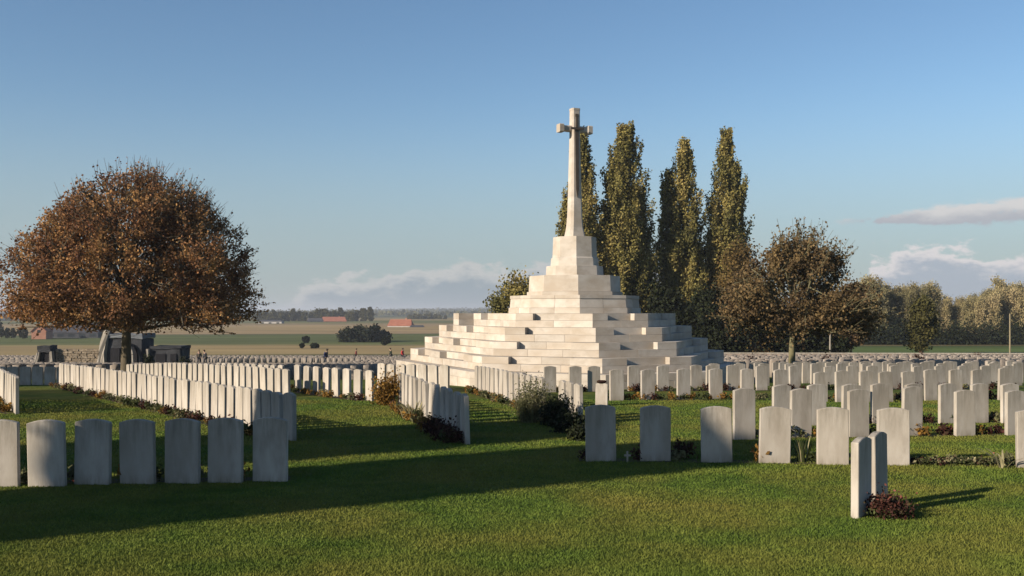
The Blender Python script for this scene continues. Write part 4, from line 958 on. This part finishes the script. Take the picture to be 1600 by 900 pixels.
# ---------------------------------------------------------------- farms and the far country
def house(px0, px1, ytop, ybase, d, rz, wallm, roofm, label, eave=.5, gable=False, depth=None, windows=3, chim=True, group=None):
    w = (px1 - px0) / F * d; x = X((px0 + px1) / 2, d); z0 = CAM_Z - (ybase - 487) / F * d; H = (ybase - ytop) / F * d; dep = depth or w * .5
    r = empty('farm_house', (x, d, z0), R(rz)); tag(r, label, 'house', group); he = H * eave
    if gable:
        link('wall', fixn(pymesh('wall', [(-w / 2, 0, -3), (w / 2, 0, -3), (w / 2, 0, he), (0, 0, H * .97), (-w / 2, 0, he), (-w / 2, dep, -3), (w / 2, dep, -3), (w / 2, dep, he), (0, dep, H * .97), (-w / 2, dep, he)],
             [(0, 1, 2, 3, 4), (5, 6, 7, 8, 9), (0, 1, 6, 5), (1, 2, 7, 6), (4, 0, 5, 9), (2, 3, 8, 7), (3, 4, 9, 8)])), wallm, r)
        o_ = .06 * w
        rf = link('roof', fixn(pymesh('roof', [(-w / 2 - o_, -o_, he - .1), (0, -o_, H), (w / 2 + o_, -o_, he - .1), (-w / 2 - o_, dep + o_, he - .1), (0, dep + o_, H), (w / 2 + o_, dep + o_, he - .1),
             (-w / 2 - o_, -o_, he - .35), (0, -o_, H - .25), (w / 2 + o_, -o_, he - .35), (-w / 2 - o_, dep + o_, he - .35), (0, dep + o_, H - .25), (w / 2 + o_, dep + o_, he - .35)],
             [(0, 1, 4, 3), (1, 2, 5, 4), (6, 7, 10, 9), (7, 8, 11, 10), (0, 1, 7, 6), (1, 2, 8, 7), (3, 4, 10, 9), (4, 5, 11, 10), (0, 3, 9, 6), (2, 5, 11, 8)])), roofm, r)
        link('window', MB().box(-w * .1, w * .1, -.08, .05, he * .75, he * 1.15).mesh('window'), M['glass_dark'], r)
    else:
        link('wall', MB().box(-w / 2, w / 2, 0, dep, -3, he).mesh('wall'), wallm, r)
        o_ = .25
        rf = link('roof', fixn(pymesh('roof', [(-w / 2 - o_, -o_, he + .01), (w / 2 + o_, -o_, he + .01), (w / 2 + o_, dep + o_, he + .01), (-w / 2 - o_, dep + o_, he + .01), (-w / 2 + dep * .12, dep / 2, H), (w / 2 - dep * .12, dep / 2, H)],
             [(0, 1, 5, 4), (1, 2, 5), (2, 3, 4, 5), (3, 0, 4), (0, 1, 2, 3)])), roofm, r)
        for i in range(windows):
            cx_ = -w / 2 + w * (i + .5) / windows; link('window', MB().box(cx_ - w * .06, cx_ + w * .06, -.08, .05, he * .25, he * .8).mesh('window'), M['glass_dark'], r)
        if chim: link('chimney', MB().box(w * .2, w * .2 + .7, dep / 2 - .3, dep / 2 + .3, H * .8, H * 1.12).mesh('chimney'), M['brick'], rf)
    return r
house(605, 643, 499, 517, 560, -8, M['white_wall'], M['roof_red'], 'farmhouse with large red tiled roof and pale walls beyond the bushes', .42, windows=5)
house(640, 662, 508, 517, 555, 0, M['white_wall'], M['roof_dark'], 'low outbuilding at the right end of the red roofed farmhouse', .6, windows=3, chim=False)
house(502, 541, 495, 505, 800, 10, M['brick'], M['roof_red'], 'bright orange red roofed barn in the distance left of the tall trees', .3, windows=2)
house(480, 504, 497, 505, 790, 5, M['roof_dark'], M['roof_dark'], 'dark grey roofed shed beside the bright red roofed barn', .45, windows=2, chim=False)
house(404, 440, 500, 508, 700, 0, M['white_wall'], M['roof_dark'], 'long low white farm building right of the big tree', .7, windows=3, chim=False)
house(50, 71, 505, 527, 330, 12, M['brick'], M['roof_red'], 'pink gabled brick house under the big tree at far left', .45, gable=True, depth=9)
house(71, 152, 505, 528, 345, 4, M['roof_dark'], M['roof_dark'], 'long dark barn attached behind the pink gabled house', .35, windows=5, chim=False, depth=10)
house(-8, 22, 489, 497, 900, 0, M['white_wall'], M['roof_dark'], 'pale farm building high at the left picture edge', .5, windows=3, chim=False)
town = [(586, 488, 6), (593, 487, 5), (602, 490, 7), (615, 488, 6), (626, 489, 8), (646, 486, 5), (655, 489, 9), (664, 488, 7), (673, 490, 8), (690, 489, 5), (562, 488, 5), (636, 490, 6)]
tl = ['white', 'pale', 'cream']
for i, (px_, yt, w_) in enumerate(town):
    house(px_ - w_ / 2, px_ + w_ / 2, yt, yt + 5.5, 2600 + 90 * (i % 5), 0, M['white_wall'], M['roof_red'] if i % 2 else M['roof_dark'], '%s tiny house from the left in the distant town on the horizon' % ordn(1 + sorted(t[0] for t in town).index(px_)), .55, windows=2, chim=False, group='tiny houses of the distant town')
# copses, hedgerow bushes, far tree lines
cop = [(548, 508, 525, 15, 300), (562, 505, 524, 11, 305), (577, 507, 525, 13, 300), (587, 503, 524, 9, 302), (600, 512, 524, 9, 305), (541, 512, 525, 9, 300), (603, 526, 536, 5, 262), (478, 522, 528, 4, 290), (472, 538, 541, 2, 235), (492, 539, 541, 4, 235)]
for i, (px_, yt, yb, rp, d_) in enumerate(cop):
    x = X(px_, d_); z = CAM_Z - (yb - 487) / F * d_; z = min(z, gz(x, d_) + .5)
    bush_thing('field_bush', (x, d_, z), M['leaf_green'], ('%s bush from the left in the dark clump in the green field' % ordn(i + 1)) if i < 6 else ('small bush alone in the field below the farmhouse', 'tiny bush on the tan and green field edge', 'small scrub patch in the tan field', 'longer scrub patch in the tan field')[i - 6],
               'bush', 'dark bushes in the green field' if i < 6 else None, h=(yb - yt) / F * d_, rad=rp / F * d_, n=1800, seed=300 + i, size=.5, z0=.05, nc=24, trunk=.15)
fp_ = []
for s in range(3):
    sg, lm = bushy(10, 3.6 - s, 1500, 400 + s, .8, None, .25, .08, nc=26)
    r = empty('distant_tree'); link('trunk', branch_mesh(sg, 3), M['bark'], r); link('crown', lm, M['leaf_green2'], r); fp_.append([r, 0])
rs_ = random.Random(11); kk = 0
line = [(x_, 486 + rs_.uniform(-4, 4), 503, 850) for x_ in range(404, 500, 9)] + [(x_, 485 + rs_.uniform(-3, 3), 502, 850) for x_ in range(502, 574, 7)] + [(577, 480, 502, 840), (581, 483, 502, 845)] \
     + [(x_, 492 + rs_.uniform(-2, 2), 504, 1100) for x_ in range(640, 700, 8)] + [(x_, 497, 517, 420) for x_ in range(-6, 12, 6)] + [(x_, 490 + rs_.uniform(-3, 3), 505, 900) for x_ in range(-4, 60, 9)]
for (px_, yt, yb, d_) in line:
    pr = fp_[rs_.randrange(2) if px_ < 570 else 2 if px_ < 585 else rs_.randrange(2)]
    o = pr[0] if not pr[1] else copy_tree(pr[0]); pr[1] = 1
    x = X(px_, d_); z = CAM_Z - (yb - 487) / F * d_; s = (yb - yt) / F * d_ / 10
    o.location = (x, d_ + rs_.uniform(-8, 8), min(z, gz(x, d_) + 1.0)); o.scale = (s * 1.1, s * 1.1, s); o.rotation_euler = (0, 0, rs_.uniform(0, 6))
    tag(o, '%s distant tree from the left in the tree lines beyond the fields' % ordn(1 + sorted(q[0] + q[3] * 1e-5 for q in line).index(px_ + d_ * 1e-5)), 'tree', 'distant trees on the horizon left of the monument')
for i, px_ in enumerate((2, 12, 21, 31, 38)):
    bush_thing('round_bush', (X(px_, 320), 320, CAM_Z - (527 - 487) / F * 320), M['leaf_green'], '%s clipped round bush from the left in the row left of the pink gabled house' % ordn(i + 1), 'bush', 'clipped round bushes by the gabled house', h=2.6, rad=.95, n=700, seed=500 + i, size=.35, z0=.05, nc=14, trunk=.1)
# far woods that read as one mass, low blue hills
fw = []
rs = np.random.default_rng(33)
for d_, n_, hh in ((1900, 700, 9), (3000, 700, 12), (4200, 900, 14), (5500, 900, 16)):
    for i in range(n_):
        a = rs.uniform(-.62, .62); x = a * d_; y_ = d_ + rs.uniform(-200, 200)
        if rs.random() < .35 + .3 * math.sin(x / 150.0): continue
        zz = gz(x, y_) + min(1, max(0, (y_ - 1500) / 4000)) * (9 * math.sin(x / 900 + 1) + 7 * math.sin(x / 370 + 2.0))
        fw.append(np.array([x, y_, zz + hh * .3]) + rs.normal(0, 1, (14, 3)) * np.array([hh * .9, hh * .6, hh * .26]))
o = link('far_woods', leaf_mesh(np.concatenate(fw), 5.0), M['leaf_green2']); tag(o, 'far hedges and woods on the blue horizon', 'woodland', kind='stuff')
# poles and posts
def pole(px_, yt, yb, d_, r_, lab, mt='metal_pole'):
    x = X(px_, d_); z = gz(x, d_); top = CAM_Z + (487 - yt) / F * d_ - z
    o = link('pole', MB().tube((0, 0, -.3), (0, 0, top), r_, r_ * .75, 8).mesh('pole'), M[mt], None, (x, d_, z)); tag(o, lab, 'pole')
pole(1578, 490, 550, 121, .10, 'tall pale wooden pole in front of the autumn wood near the right edge')
pole(1297, 520, 555, 96, .10, 'thin grey post behind the boundary wall right of the sparse tree', 'concrete_pale')
pole(1180, 532, 552, 96, .14, 'short white post behind the wall left of the sparse tree', 'headstone')
for i, px_ in enumerate((1175, 1290, 1435, 1530)):
    d_ = (60, 62, 63, 85)[i]; x = X(px_, d_); plant('low_bush', (x, d_, gz(x, d_)), [('foliage', lowleaf(420, .45, .75, .1, 140 + i, 6), M['leaf_red'])], ('dark red rose bush right of the monument base', 'reddish bush among far headstones right of the sparse tree', 'dark red rose bush among the far headstones', 'small dark bush at the boundary wall')[i], 'bush')
print('headstones', count_hs, 'blocks', nb)

# ---------------------------------------------------------------- thin autumn haze
hz = MB().box(-11500, 11500, -400, 13200, -45, 42); hm = bpy.data.materials.new('haze'); hm.use_nodes = True; nt = hm.node_tree; nt.nodes.clear()
ho = nt.nodes.new('ShaderNodeOutputMaterial'); pv = nt.nodes.new('ShaderNodeVolumePrincipled'); pv.inputs['Color'].default_value = (.80, .86, .95, 1); pv.inputs['Density'].default_value = .00022; pv.inputs['Anisotropy'].default_value = .2
nt.links.new(pv.outputs[0], ho.inputs['Volume'])
hzo = link('haze', hz.mesh('haze'), hm); tag(hzo, 'thin pale haze over the distant fields', 'haze', kind='stuff')
